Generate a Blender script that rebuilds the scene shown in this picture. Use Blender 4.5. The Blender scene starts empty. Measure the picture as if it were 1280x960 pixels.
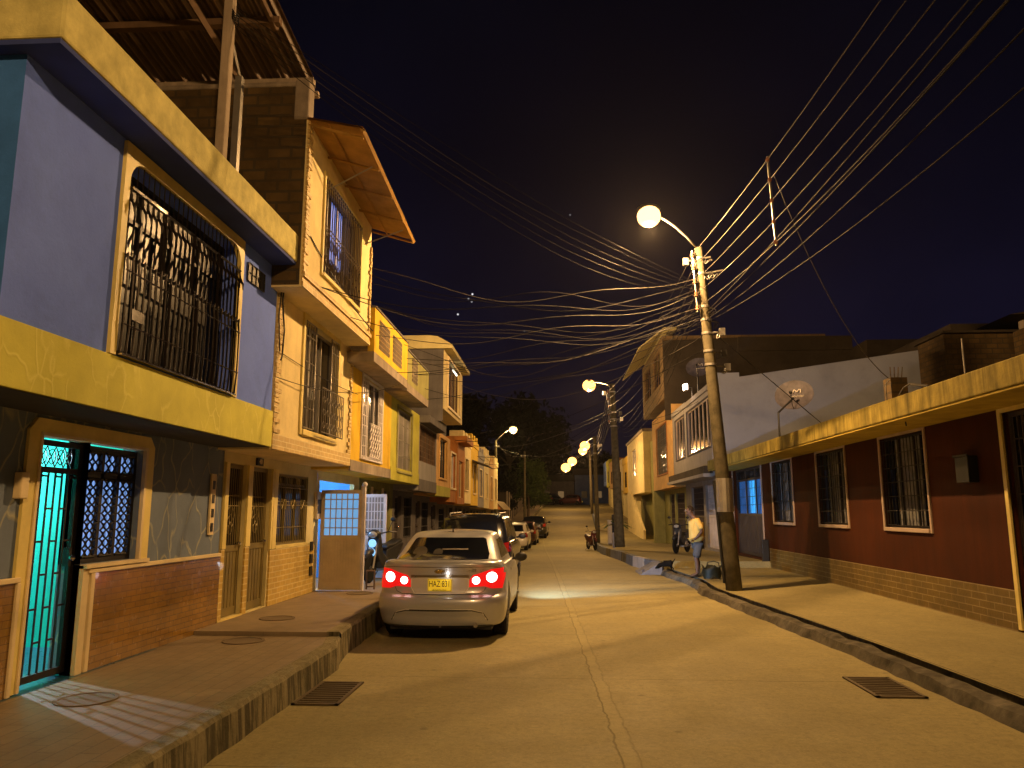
import bpy, bmesh, math, random
from mathutils import Vector, Matrix
from mathutils.bvhtree import BVHTree
random.seed(7)
R = math.radians
sc = bpy.context.scene
COL = sc.collection
U = random.uniform

# ------------------------------------------------------------------ mesh builder
class MB:
    def __init__(self):
        self.v = []; self.f = []; self.mi = []; self.m = 0
    def face(self, idx): self.f.append(tuple(idx)); self.mi.append(self.m)
    def add(self, vs):
        b = len(self.v); self.v += [tuple(p) for p in vs]; return b
    def quad(self, a, b, c, d):
        i = self.add((a, b, c, d)); self.face((i, i+1, i+2, i+3))
    def poly(self, pts):
        i = self.add(pts); self.face(range(i, i+len(pts)))
    def box(self, x0, x1, y0, y1, z0, z1):
        if x0 > x1: x0, x1 = x1, x0
        if y0 > y1: y0, y1 = y1, y0
        if z0 > z1: z0, z1 = z1, z0
        b = self.add([(x0,y0,z0),(x1,y0,z0),(x1,y1,z0),(x0,y1,z0),(x0,y0,z1),(x1,y0,z1),(x1,y1,z1),(x0,y1,z1)])
        for q in ((0,3,2,1),(4,5,6,7),(0,1,5,4),(1,2,6,5),(2,3,7,6),(3,0,4,7)): self.face([b+i for i in q])
    def tube(self, pts, r, n=6, caps=True):
        pts = [Vector(p) for p in pts]
        if not hasattr(r, '__len__'): r = [r]*len(pts)
        t0 = (pts[1]-pts[0]).normalized()
        a = Vector((0,0,1)) if abs(t0.z) < .9 else Vector((1,0,0))
        nx = t0.cross(a).normalized()
        base = len(self.v)
        for i, p in enumerate(pts):
            if i == 0: t = t0
            elif i == len(pts)-1: t = (pts[i]-pts[i-1]).normalized()
            else: t = ((pts[i+1]-pts[i]).normalized()+(pts[i]-pts[i-1]).normalized())
            if t.length < 1e-6: t = t0
            t = t.normalized()
            nx = (nx - t*nx.dot(t))
            if nx.length < 1e-6: nx = t.orthogonal()
            nx.normalize(); ny = t.cross(nx)
            for k in range(n):
                an = 2*math.pi*k/n
                self.v.append(tuple(p + (nx*math.cos(an)+ny*math.sin(an))*r[i]))
        for i in range(len(pts)-1):
            for k in range(n):
                a0 = base+i*n+k; a1 = base+i*n+(k+1)%n
                self.face((a0, a1, a1+n, a0+n))
        if caps:
            self.face([base+k for k in range(n)][::-1])
            self.face([base+(len(pts)-1)*n+k for k in range(n)])
    def bar(self, a, b, w, n=4): self.tube([a, b], w, n)
    def lathe(self, prof, c=(0,0,0), n=20, axis='z', close=True):
        base = len(self.v)
        for (r, h) in prof:
            for k in range(n):
                a = 2*math.pi*k/n
                p = (r*math.cos(a), r*math.sin(a), h)
                if axis == 'x': p = (p[2], p[0], p[1])
                if axis == 'y': p = (p[0], p[2], p[1])
                self.v.append((p[0]+c[0], p[1]+c[1], p[2]+c[2]))
        for i in range(len(prof)-1):
            for k in range(n):
                a0 = base+i*n+k; a1 = base+i*n+(k+1)%n
                self.face((a0, a1, a1+n, a0+n))
        if close:
            self.face([base+k for k in range(n)][::-1]); self.face([base+(len(prof)-1)*n+k for k in range(n)])
    def sphere(self, c, r, n=12, m=8, sq=(1,1,1)):
        prof = []
        base = len(self.v)
        for j in range(m+1):
            th = math.pi*(j/m)
            for k in range(n):
                a = 2*math.pi*k/n
                self.v.append((c[0]+r*sq[0]*math.sin(th)*math.cos(a), c[1]+r*sq[1]*math.sin(th)*math.sin(a), c[2]+r*sq[2]*math.cos(th)))
        for j in range(m):
            for k in range(n):
                a0 = base+j*n+k; a1 = base+j*n+(k+1)%n
                self.face((a0, a0+n, a1+n, a1))
    def prism(self, pts, axis, t0, t1):
        """extrude a 2D polygon: axis 'x' -> pts are (y,z); 'y' -> (x,z); 'z' -> (x,y)"""
        def P(p, t):
            return {'x': (t, p[0], p[1]), 'y': (p[0], t, p[1]), 'z': (p[0], p[1], t)}[axis]
        n = len(pts)
        b = self.add([P(p, t0) for p in pts]+[P(p, t1) for p in pts])
        self.face([b+i for i in range(n)]); self.face([b+n+i for i in range(n)][::-1])
        for i in range(n): self.face((b+i, b+n+i, b+n+(i+1) % n, b+(i+1) % n))
    def mesh_in(self, me, M4=None):
        b = len(self.v)
        for v in me.vertices:
            p = v.co if M4 is None else M4 @ v.co
            self.v.append(tuple(p))
        for p in me.polygons: self.face([b+i for i in p.vertices])
    def xf(self, M4, start=0):
        for i in range(start, len(self.v)): self.v[i] = tuple(M4 @ Vector(self.v[i]))
    # wall with holes, front plane x, d = inward direction
    def facade(self, d, x, y0, y1, z0, z1, holes=(), depth=.14):
        ys = sorted({y0, y1, *[h[0] for h in holes], *[h[1] for h in holes]})
        zs = sorted({z0, z1, *[h[2] for h in holes], *[h[3] for h in holes]})
        ys = [y for y in ys if y0-1e-6 <= y <= y1+1e-6]; zs = [z for z in zs if z0-1e-6 <= z <= z1+1e-6]
        for i in range(len(ys)-1):
            for j in range(len(zs)-1):
                cy = (ys[i]+ys[i+1])/2; cz = (zs[j]+zs[j+1])/2
                if any(h[0] < cy < h[1] and h[2] < cz < h[3] for h in holes): continue
                q = [(x, ys[i], zs[j]), (x, ys[i+1], zs[j]), (x, ys[i+1], zs[j+1]), (x, ys[i], zs[j+1])]
                self.quad(*(q if d < 0 else q[::-1]))
        xb = x+d*depth
        for (a, b, c, e) in holes:
            self.quad((x,a,c),(xb,a,c),(xb,a,e),(x,a,e)); self.quad((x,b,c),(x,b,e),(xb,b,e),(xb,b,c))
            self.quad((x,a,e),(xb,a,e),(xb,b,e),(x,b,e)); self.quad((x,a,c),(x,b,c),(xb,b,c),(xb,a,c))
    def hull(self, d, x, y0, y1, z0, z1, back, bottom=True, top=True):
        xb = x+d*back
        self.quad((x,y0,z0),(xb,y0,z0),(xb,y0,z1),(x,y0,z1)); self.quad((x,y1,z0),(x,y1,z1),(xb,y1,z1),(xb,y1,z0))
        self.quad((xb,y0,z0),(xb,y1,z0),(xb,y1,z1),(xb,y0,z1))
        if top: self.quad((x,y0,z1),(x,y1,z1),(xb,y1,z1),(xb,y0,z1))
        if bottom: self.quad((x,y0,z0),(xb,y0,z0),(xb,y1,z0),(x,y1,z0))

LOC = {}
def thing(name, label, cat, loc=(0,0,0), group=None):
    o = bpy.data.objects.new(name, None); COL.objects.link(o)
    o.empty_display_size = .2
    o.location = loc; o['label'] = label; o['category'] = cat
    if group: o['group'] = group
    LOC[o.name] = Vector(loc); return o
def mk(name, mb, mats, parent=None, smooth=False, bevel=0, loc=None, sub=0, label=None, bseg=2):
    me = bpy.data.meshes.new(name)
    off = LOC[parent.name] if parent is not None else Vector(loc or (0,0,0))
    me.from_pydata([tuple(Vector(p)-off) for p in mb.v], [], mb.f)
    if not isinstance(mats, (list, tuple)): mats = [mats]
    for m in mats: me.materials.append(m)
    if len(mats) > 1: me.polygons.foreach_set('material_index', mb.mi)
    if smooth: me.polygons.foreach_set('use_smooth', [True]*len(me.polygons))
    me.update(); me.validate()
    o = bpy.data.objects.new(name, me); COL.objects.link(o)
    if parent is not None: o.parent = parent
    else: o.location = off
    LOC[o.name] = off
    if bevel:
        b = o.modifiers.new('Bevel', 'BEVEL'); b.width = bevel; b.segments = bseg; b.limit_method = 'ANGLE'; b.angle_limit = R(40)
    if sub:
        s = o.modifiers.new('Sub', 'SUBSURF'); s.levels = sub; s.render_levels = sub
    if label: o['label'] = label
    return o
def fixn(o):
    bm = bmesh.new(); bm.from_mesh(o.data); bmesh.ops.remove_doubles(bm, verts=bm.verts, dist=1e-5)
    bmesh.ops.recalc_face_normals(bm, faces=bm.faces); bm.to_mesh(o.data); bm.free()
def solo(name, mb, mats, label, cat, loc=(0,0,0), group=None, **k):
    o = mk(name, mb, mats, None, loc=loc, **k); o['label'] = label; o['category'] = cat
    if group: o['group'] = group
    return o
def struct(name, mb, mats, kind='structure', **k):
    o = mk(name, mb, mats, None, **k); o['kind'] = kind; return o
def copytree(root, loc, rotz, label, group=None):
    r = root.copy(); COL.objects.link(r); r.location = loc; r.rotation_euler = (0,0,rotz); r['label'] = label
    if group: r['group'] = group
    for ch in list(root.children):
        c = ch.copy(); COL.objects.link(c); c.parent = r
        for g in list(ch.children):
            e = g.copy(); COL.objects.link(e); e.parent = c
    return r

# ------------------------------------------------------------------ materials
class NT:
    def __init__(s, name):
        s.mat = bpy.data.materials.new(name); s.mat.use_nodes = True
        s.t = s.mat.node_tree; s.n = s.t.nodes; s.l = s.t.links
        s.b = s.n['Principled BSDF']; s.out = s.n['Material Output']
        s.tc = s.n.new('ShaderNodeTexCoord'); s.co = s.tc.outputs['Object']
    def new(s, ty, **k):
        n = s.n.new(ty)
        for a, v in k.items(): setattr(n, a, v)
        return n
    def link(s, a, b): s.l.new(a, b)
    def mapping(s, scale=(1,1,1), rot=(0,0,0)):
        m = s.new('ShaderNodeMapping'); m.inputs['Scale'].default_value = scale; m.inputs['Rotation'].default_value = rot
        s.link(s.co, m.inputs['Vector']); return m.outputs[0]
    def noise(s, scale, vec=None, det=6, rough=.6):
        n = s.new('ShaderNodeTexNoise'); n.inputs['Scale'].default_value = scale; n.inputs['Detail'].default_value = det
        n.inputs['Roughness'].default_value = rough
        s.link(vec or s.co, n.inputs['Vector']); return n.outputs['Fac']
    def ramp(s, fac, a, b, ca=(0,0,0,1), cb=(1,1,1,1)):
        r = s.new('ShaderNodeValToRGB'); r.color_ramp.elements[0].position = a; r.color_ramp.elements[1].position = b
        r.color_ramp.elements[0].color = ca; r.color_ramp.elements[1].color = cb
        s.link(fac, r.inputs[0]); return r.outputs[0]
    def math(s, op, a, b=None, c=None):
        m = s.new('ShaderNodeMath', operation=op)
        for i, v in enumerate((a, b, c)):
            if v is None: continue
            if isinstance(v, (int, float)): m.inputs[i].default_value = v
            else: s.link(v, m.inputs[i])
        return m.outputs[0]
    def mix(s, fac, a, b, mode='MIX'):
        m = s.new('ShaderNodeMix', data_type='RGBA', blend_type=mode)
        for i, v in ((0, fac), (6, a), (7, b)):
            if isinstance(v, (int, float)): m.inputs[i].default_value = v
            elif isinstance(v, (tuple, list)): m.inputs[i].default_value = (*v[:3], 1)
            else: s.link(v, m.inputs[i])
        return m.outputs[2]
    def bump(s, h, strength=.3, dist=.02, normal=None):
        b = s.new('ShaderNodeBump'); b.inputs['Strength'].default_value = strength; b.inputs['Distance'].default_value = dist
        s.link(h, b.inputs['Height'])
        if normal is not None: s.link(normal, b.inputs['Normal'])
        return b.outputs[0]
    def set(s, **k):
        for a, v in k.items():
            a = a.replace('_', ' ')
            if isinstance(v, (int, float)): s.b.inputs[a].default_value = v
            elif isinstance(v, tuple): s.b.inputs[a].default_value = (*v[:3], 1)
            else: s.link(v, s.b.inputs[a])
def mul(c, k): return tuple(min(1, x*k) for x in c)
def M(name, col, rough=.8, metal=0, nz=.18, sc=2.5, bump=.25, bsc=40, streak=0, coat=0, grime=0):
    s = NT(name)
    c = s.mix(s.ramp(s.noise(sc), .3, .7), mul(col, 1-nz), mul(col, 1+nz))
    if streak:
        st = s.ramp(s.noise(5, s.mapping((1, 1, .09)), 8, .7), .42, .72)
        c = s.mix(s.math('MULTIPLY', st, streak), c, mul(col, .22))
    if grime:
        gr = s.ramp(s.noise(1.1, None, 10, .75), .5, .72)
        c = s.mix(s.math('MULTIPLY', gr, grime), c, mul(col, .35))
    s.set(Base_Color=c, Metallic=metal, Coat_Weight=coat, Specular_IOR_Level=.15 if rough > .6 else .5)
    s.set(Roughness=s.math('ADD', s.math('MULTIPLY', s.noise(sc*4), .2), max(.02, rough-.1)))
    if bump: s.set(Normal=s.bump(s.noise(bsc, None, 8, .7), bump, .01))
    return s.mat
def brick(name, c1, c2, mortar, bw, bh, ms=.012, rough=.6, bump=.5, wall=True, coat=0, nz=.2, grime=0, off=.5, msm=.1):
    s = NT(name)
    sep = s.new('ShaderNodeSeparateXYZ'); s.link(s.co, sep.inputs[0])
    cb = s.new('ShaderNodeCombineXYZ')
    if wall:
        s.link(s.math('ADD', sep.outputs[0], sep.outputs[1]), cb.inputs[0]); s.link(sep.outputs[2], cb.inputs[1])
    else:
        s.link(sep.outputs[1], cb.inputs[0]); s.link(sep.outputs[0], cb.inputs[1])
    b = s.new('ShaderNodeTexBrick', offset=off); s.link(cb.outputs[0], b.inputs['Vector'])
    b.inputs['Scale'].default_value = 1; b.inputs['Brick Width'].default_value = bw; b.inputs['Row Height'].default_value = bh
    b.inputs['Mortar Size'].default_value = ms; b.inputs['Mortar Smooth'].default_value = msm
    b.inputs['Color1'].default_value = (*c1, 1); b.inputs['Color2'].default_value = (*c2, 1); b.inputs['Mortar'].default_value = (*mortar, 1)
    c = s.mix(s.math('MULTIPLY', s.ramp(s.noise(3), .35, .75), nz*2), b.outputs['Color'], mul(c1, .4))
    if grime: c = s.mix(s.math('MULTIPLY', s.ramp(s.noise(1.2, None, 10, .75), .45, .7), grime), c, mul(c1, .3))
    s.set(Base_Color=c, Roughness=s.math('ADD', s.math('MULTIPLY', s.noise(8), .25), rough-.1), Coat_Weight=coat)
    h = s.math('SUBTRACT', s.math('MULTIPLY', s.noise(30), .5), b.outputs['Fac'])
    s.set(Normal=s.bump(h, bump, .01))
    return s.mat
def veins(name, col, vein, scale=3, rough=.75, th=.03, amt=1, b0=.42, b1=.55):
    s = NT(name)
    w = s.new('ShaderNodeTexVoronoi', feature='DISTANCE_TO_EDGE'); w.inputs['Scale'].default_value = scale
    nv = s.new('ShaderNodeTexNoise'); nv.inputs['Scale'].default_value = 3; s.link(s.mapping((1, 1, .55)), nv.inputs['Vector'])
    va = s.new('ShaderNodeVectorMath', operation='MULTIPLY_ADD'); s.link(nv.outputs['Color'], va.inputs[0])
    va.inputs[1].default_value = (.35, .35, .35); s.link(s.mapping((1, 1, .55)), va.inputs[2]); s.link(va.outputs[0], w.inputs['Vector'])
    brk = s.ramp(s.noise(1.7), b0, b1)
    m = s.math('MULTIPLY', s.ramp(w.outputs['Distance'], 0, th, (1,1,1,1), (0,0,0,1)), brk)
    m = s.math('MULTIPLY', m, amt)
    c = s.mix(s.ramp(s.noise(2), .3, .7), mul(col, .85), mul(col, 1.15))
    s.set(Base_Color=s.mix(m, c, vein), Roughness=rough, Specular_IOR_Level=.2)
    s.set(Normal=s.bump(s.math('ADD', m, s.math('MULTIPLY', s.noise(35), .3)), .45, .01))
    return s.mat
def emis(name, col, st, base=(0,0,0)):
    s = NT(name); s.set(Base_Color=base, Emission_Color=col, Emission_Strength=st, Roughness=.4); return s.mat
def glass(name, col=(.006, .007, .01), rough=.06):
    s = NT(name); s.set(Base_Color=col, Specular_IOR_Level=.8)
    s.set(Roughness=s.math('ADD', s.math('MULTIPLY', s.noise(3), .1), rough))
    s.set(Normal=s.bump(s.noise(1.2), .08, .03)); return s.mat
def mattglass(name):
    s = NT(name); s.set(Base_Color=(.003,.0025,.002), Specular_IOR_Level=.12, Roughness=.3); return s.mat
def curtain(name, col, glow=None, gs=0):
    s = NT(name)
    w = s.new('ShaderNodeTexWave', wave_type='BANDS', bands_direction='Y'); w.inputs['Scale'].default_value = 4
    w.inputs['Distortion'].default_value = 3; w.inputs['Detail'].default_value = 2; s.link(s.mapping((1, 1, .12)), w.inputs['Vector'])
    c = s.mix(w.outputs['Fac'], mul(col, .35), col)
    s.set(Base_Color=c, Roughness=.9)
    if glow:
        s.set(Emission_Color=s.mix(w.outputs['Fac'], mul(glow, .4), glow), Emission_Strength=gs)  # emission stands in for room light shining through the cloth
    return s.mat
def corrugated(name, col, rough=.55, per=.1):
    s = NT(name)
    w = s.new('ShaderNodeTexWave', wave_type='BANDS', bands_direction='X'); w.inputs['Scale'].default_value = .314/per
    s.link(s.co, w.inputs['Vector'])
    c = s.mix(s.noise(2), mul(col, .6), mul(col, 1.2))
    s.set(Base_Color=s.mix(s.math('MULTIPLY', s.ramp(w.outputs['Fac'], .85, 1), .5), c, mul(col, 3)), Roughness=rough, Metallic=.2, Normal=s.bump(w.outputs['Fac'], .8, .03)); return s.mat  # ridge crests coloured lighter to imitate caught light

m = {}
def road_mat(name, col, joints=True):
    s = NT(name)
    sep = s.new('ShaderNodeSeparateXYZ'); s.link(s.co, sep.inputs[0]); X, Y = sep.outputs[0], sep.outputs[1]
    big = s.ramp(s.noise(.35, None, 8, .65), .3, .7)
    c = s.mix(big, mul(col, .74), mul(col, 1.2))
    c = s.mix(s.math('MULTIPLY', s.ramp(s.noise(3, None, 10, .75), .4, .66), .45), c, mul(col, .62))
    mid = s.noise(14, None, 8, .8)
    c = s.mix(s.math('MULTIPLY', s.ramp(mid, .46, .62), .55), c, mul(col, .5))
    c = s.mix(s.math('MULTIPLY', s.ramp(s.noise(38, None, 6, .8), .5, .64), .35), c, mul(col, 1.5))
    fine = s.noise(90, None, 4, .8)
    c = s.mix(s.math('MULTIPLY', s.ramp(fine, .5, .7), .5), c, mul(col, .45))
    wear = s.ramp(s.noise(1.3, s.mapping((1.6, .12, 1)), 8, .7), .5, .75)
    c = s.mix(s.math('MULTIPLY', wear, .35), c, mul(col, .6))
    # a few oil drips
    vo = s.new('ShaderNodeTexVoronoi'); vo.inputs['Scale'].default_value = 1.4; s.link(s.co, vo.inputs['Vector'])
    c = s.mix(s.math('MULTIPLY', s.ramp(vo.outputs['Distance'], .02, .07, (1,1,1,1), (0,0,0,1)), .5), c, mul(col, .25))
    h = s.math('MULTIPLY', fine, .3)
    if joints:
        wob = s.math('MULTIPLY', s.math('SUBTRACT', s.noise(1.5), .5), .10)
        fr = s.math('ABSOLUTE', s.math('SUBTRACT', s.math('FRACT', s.math('DIVIDE', s.math('ADD', s.math('ADD', Y, wob), 1.9), 3.0)), .5))
        jt = s.ramp(fr, .0, .0045, (1,1,1,1), (0,0,0,1))
        cx = s.math('ADD', s.math('MULTIPLY_ADD', Y, .031, -.62), s.math('ADD', X, s.math('MULTIPLY', s.math('SUBTRACT', s.noise(2.5), .5), .12)))
        ac = s.math('ABSOLUTE', cx)
        jc = s.ramp(ac, .002, .012, (1,1,1,1), (0,0,0,1))
        band = s.ramp(s.math('ABSOLUTE', s.math('SUBTRACT', cx, .05)), .04, .085, (1,1,1,1), (0,0,0,1))
        c = s.mix(s.math('MULTIPLY', band, s.math('MULTIPLY', s.ramp(s.noise(6), .35, .6), .3)), c, mul(col, 1.3))
        edge2 = s.ramp(s.math('ABSOLUTE', s.math('SUBTRACT', cx, .12)), .002, .012, (1,1,1,1), (0,0,0,1))
        jj = s.math('MAXIMUM', s.math('MAXIMUM', jt, jc), s.math('MULTIPLY', edge2, .5))
        c = s.mix(s.math('MULTIPLY', jj, .6), c, mul(col, .3))
        h = s.math('SUBTRACT', h, jj)
    s.set(Base_Color=c, Specular_IOR_Level=.25, Roughness=s.math('ADD', s.math('MULTIPLY', s.noise(2), .3), .6), Normal=s.bump(h, .5, .012))
    return s.mat
m['road'] = road_mat('worn concrete road', (.33, .28, .125))
m['pave_r'] = road_mat('rough concrete pavement', (.30, .255, .115), False)
m['kerb_old'] = M('stained concrete kerb', (.24, .21, .12), .85, streak=.9, nz=.4, sc=4, bump=.6, bsc=20)
s = NT('grooved kerb concrete')
c = s.mix(s.ramp(s.noise(3), .3, .7), (.19,.165,.09), (.29,.25,.14))
gv = s.ramp(s.noise(9, s.mapping((1,1,.05)), 6, .7), .46, .56)
sx = s.new('ShaderNodeNewGeometry'); sn = s.new('ShaderNodeSeparateXYZ'); s.link(sx.outputs['True Normal'], sn.inputs[0])
side = s.math('SUBTRACT', 1.0, s.math('ABSOLUTE', sn.outputs[2]))
c = s.mix(s.math('MULTIPLY', s.math('MULTIPLY', gv, side), .85), c, (.035,.03,.014))
c = s.mix(s.math('MULTIPLY', s.ramp(s.noise(2, None, 9, .75), .5, .66), .6), c, (.06,.055,.02))
s.set(Base_Color=c, Roughness=.85, Specular_IOR_Level=.2, Normal=s.bump(s.math('SUBTRACT', s.noise(30), gv), .6, .02)); m['kerb'] = s.mat
m['kerbdark'] = M('mossy concrete kerb', (.13, .115, .085), .9, streak=.6, nz=.6, sc=5, bump=.9, bsc=14, grime=.8)
m['tile_pave'] = brick('textured pavement tiles', (.27, .205, .115), (.24, .18, .10), (.17, .13, .08), .30, .15, .006, .55, .5, False, grime=.3)
m['tile_pave2'] = brick('red pavement screed', (.28, .21, .12), (.25, .19, .11), (.2, .15, .09), 1.2, 1.2, .006, .6, .3, False, grime=.35)
m['earth'] = M('dark ground', (.06, .055, .045), .95, sc=.2)
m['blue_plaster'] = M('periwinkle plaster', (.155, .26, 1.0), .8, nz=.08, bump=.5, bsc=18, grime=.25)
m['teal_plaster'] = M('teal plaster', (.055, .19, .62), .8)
m['navy_soffit'] = M('navy soffit', (.05, .075, .28), .8)
m['yellow_fascia'] = veins('yellow textured plaster', (.62, .59, .10), (.80, .76, .2), 3.2, .7, .05, .6)
m['yellow_rough'] = M('rough yellow parapet', (.66, .60, .24), .85, nz=.22, sc=6, bump=.8, bsc=16)
m['grey_vein'] = veins('grey plaster with raised veins', (.15, .19, .26), (.42, .42, .30), 3.4, .75, .05, .75, .32, .46)
m['trim_yellow'] = M('cream yellow trim', (.74, .60, .19), .5, bump=.1)
m['cream_trim'] = M('pale cream trim', (.72, .58, .32), .6, bump=.1)
m['brown_tile'] = brick('glossy brown wall tiles', (.32, .165, .02), (.25, .13, .016), (.10, .055, .02), .19, .062, .003, .22, .35, True, coat=.5, nz=.35)
m['black_iron'] = M('black wrought iron', (.012, .01, .008), .5, .3, bump=.15)
m['bronze_iron'] = M('dark bronze iron', (.018, .012, .008), .32, .5, bump=.1)
m['glass'] = glass('dark window glass')
m['glass_blue'] = glass('blue window glass', (.02, .03, .06))
m['glass_matt'] = mattglass('dusty dark pane')
m['turq_wall'] = M('turquoise painted room', (.02, .62, .42), .7, bump=0)
m['curt_lilac'] = curtain('lilac glowing curtain', (.3, .35, .6), (.24, .44, .95), .95)
m['curt_blue'] = curtain('blue glowing curtain', (.2, .3, .6), (.03, .25, .85), .55)
m['curt_dim'] = curtain('pale drawn curtain', (.28, .26, .23))
m['curt_dark'] = curtain('dark drawn curtain', (.05, .04, .03))
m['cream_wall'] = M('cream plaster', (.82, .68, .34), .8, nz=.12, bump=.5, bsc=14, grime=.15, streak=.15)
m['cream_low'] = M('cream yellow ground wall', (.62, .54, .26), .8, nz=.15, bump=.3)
m['brick_band'] = brick('small yellow brick cladding', (.70, .50, .18), (.58, .40, .14), (.85, .72, .38), .22, .075, .008, .55, .6, grime=.15)
m['brick_low'] = brick('ochre brick cladding', (.62, .42, .08), (.54, .36, .07), (.74, .60, .26), .24, .085, .009, .45, .6, coat=.15)
m['raw_brick'] = brick('raw clay block wall', (.13, .08, .025), (.085, .052, .018), (.06, .045, .025), .34, .16, .02, .9, 1.0, grime=.6, nz=.45)
m['brass_door'] = M('brown painted metal door', (.22, .17, .055), .5, .2)
m['tan_gate'] = M('tan painted steel gate', (.60, .50, .34), .5, .1, bump=.1)
m['white_metal'] = M('white painted metal', (.68, .64, .66), .5, .05, bump=.1)
m['yellow_house'] = M('strong yellow plaster', (.70, .46, .04), .8, nz=.14, bump=.3, grime=.15, streak=.2)
m['concrete_band'] = M('bare concrete edge', (.30, .25, .20), .85, nz=.3, bump=.5, streak=.4)
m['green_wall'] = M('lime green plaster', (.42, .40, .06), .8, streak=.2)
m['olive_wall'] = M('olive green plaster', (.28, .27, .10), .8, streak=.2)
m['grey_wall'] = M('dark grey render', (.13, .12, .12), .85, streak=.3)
m['orange_wall'] = M('pale orange plaster', (.66, .40, .14), .8, streak=.2)
m['rust_wall'] = M('rust orange plaster', (.42, .17, .045), .8, streak=.2)
m['white_wall'] = M('off white plaster', (.28, .27, .27), .8, streak=.3, nz=.1)
m['greywhite'] = M('greyish white side wall', (.29, .31, .38), .85, nz=.1, grime=.3, sc=.6)
m['red_wall'] = M('oxblood painted wall', (.058, .014, .003), .85, nz=.25, sc=.9, streak=.3, bump=.3, grime=.3)
m['red_wall_hi'] = M('faded brown red paint', (.20, .045, .02), .7, nz=.2, sc=.9, bump=.3)
m['brick_clad'] = brick('ochre split brick cladding', (.17, .11, .018), (.145, .09, .015), (.33, .25, .12), .40, .105, .007, .5, .8, grime=.4, nz=.3)
m['stained'] = M('stained yellow concrete', (.33, .26, .055), .85, nz=.35, sc=3, streak=1.0, bump=.8, bsc=12)
m['stained_soffit'] = M('yellowed soffit', (.45, .34, .06), .85, nz=.25, grime=.4)
m['dark_render'] = M('unpainted dark render', (.05, .04, .03), .9, nz=.3, sc=.6, grime=.6)
m['pale_frame'] = M('pale pink window frame', (.42, .32, .25), .6, bump=.1)
m['dark_door'] = M('dark grey metal door', (.07, .055, .05), .5, .3)
m['pole'] = M('weathered concrete pole', (.105, .09, .055), .85, nz=.4, sc=6, streak=.5, bump=.7, bsc=25)
m['galv'] = M('galvanised steel', (.35, .33, .3), .4, .7)
m['cable'] = M('grey black cable', (.016, .014, .013), .65, 0, bump=0)
m['cable_l'] = M('bare aluminium cable', (.05, .044, .038), .6, .1, bump=0)
m['insul'] = M('porcelain insulator', (.35, .16, .09), .2, 0, bump=0)
m['wood'] = M('weathered wood beam', (.16, .10, .06), .8, nz=.3, streak=.4)
m['post_w'] = M('pale painted post', (.42, .34, .26), .8, streak=.5, grime=.4)
m['awning'] = M('orange brown awning boards', (.40, .23, .055), .75, nz=.25, bump=.3, sc=4)
m['roofsheet'] = corrugated('old corrugated roof sheet', (.13, .085, .055))
m['paint_beige'] = None
def carpaint(name, col, metal=.5, rough=.32):
    s = NT(name); n = s.noise(400, None, 2)
    s.set(Base_Color=s.mix(s.math('MULTIPLY', n, .3), col, mul(col, 1.5)), Metallic=metal, Coat_Weight=.8, Coat_Roughness=.06)
    dust = s.noise(2.5, None, 8)
    s.set(Roughness=s.math('ADD', s.math('MULTIPLY', dust, .18), rough-.08)); return s.mat
m['paint_beige'] = carpaint('champagne car paint', (.46, .47, .50), .4)
m['paint_black'] = carpaint('black car paint', (.008, .008, .01), .2, .22)
m['paint_white'] = carpaint('white car paint', (.6, .56, .48), .0, .3)
m['paint_red'] = carpaint('dark red car paint', (.06, .02, .015), .3, .25)
m['tyre'] = M('black rubber', (.012, .012, .012), .8, bump=.3)
m['plastic'] = M('black plastic', (.015, .015, .016), .5, bump=.1)
m['rim'] = M('alloy', (.35, .34, .33), .3, .9, bump=0)
m['chrome'] = M('chrome', (.6, .58, .55), .12, 1, bump=0, nz=.02)
m['gold'] = M('gold emblem', (.5, .33, .08), .25, .9, bump=0)
m['lamp_red'] = emis('lit red lens', (1, .008, .008), .75, (.35, .005, .005))
m['lamp_hot'] = emis('brake lamp bulb', (1, .62, .55), 9)
m['lamp_reddark'] = M('unlit red lens', (.25, .01, .008), .15, 0, bump=0, coat=.5)
m['lamp_clear'] = M('clear lamp lens', (.5, .5, .48), .12, .3, bump=0, coat=.5)
m['plate_y'] = emis('glowing yellow licence plate', (1, .62, .03), .4, (.8, .55, .02))  # emission stands in for lamp light falling on the plate
m['plate_k'] = M('plate lettering', (.02, .018, .015), .5, bump=0)
m['sodium'] = emis('sodium lamp lens', (1, .52, .17), 4.5)
m['sodium_far'] = emis('distant sodium lens', (1, .42, .09), 5)
m['flood'] = emis('floodlight glass', (1, .75, .6), 12)
m['leaf'] = M('dull green foliage', (.05, .075, .02), .7, bump=0, nz=.4)
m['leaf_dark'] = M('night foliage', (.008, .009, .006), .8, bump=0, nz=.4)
m['bark'] = M('bark', (.12, .09, .06), .9)
m['skin'] = M('brown skin', (.11, .055, .03), .6, bump=0, nz=.06)
m['hair'] = M('short dark hair', (.02, .014, .01), .7)
m['shirt'] = M('pale yellow shirt', (.62, .43, .12), .8, bump=.2, nz=.08, sc=5)
m['shorts'] = M('grey blue shorts', (.09, .09, .095), .85, nz=.15)
m['fur'] = M('black dog fur', (.003, .0028, .0028), .75, bump=.6, bsc=90)
m['bag'] = M('dark green bag', (.008, .011, .004), .6, nz=.3)
m['kerb_paint'] = M('grey blue painted kerb', (.22, .24, .28), .8, nz=.2, streak=.4)
m['kerb_white'] = M('white painted kerb', (.6, .57, .55), .8, nz=.15, streak=.3)
m['scrawl'] = M('dark painted scrawl', (.10, .10, .13), .8)
m['slat_wall'] = M('pale metal siding', (.45, .38, .26), .7, nz=.1)
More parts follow.
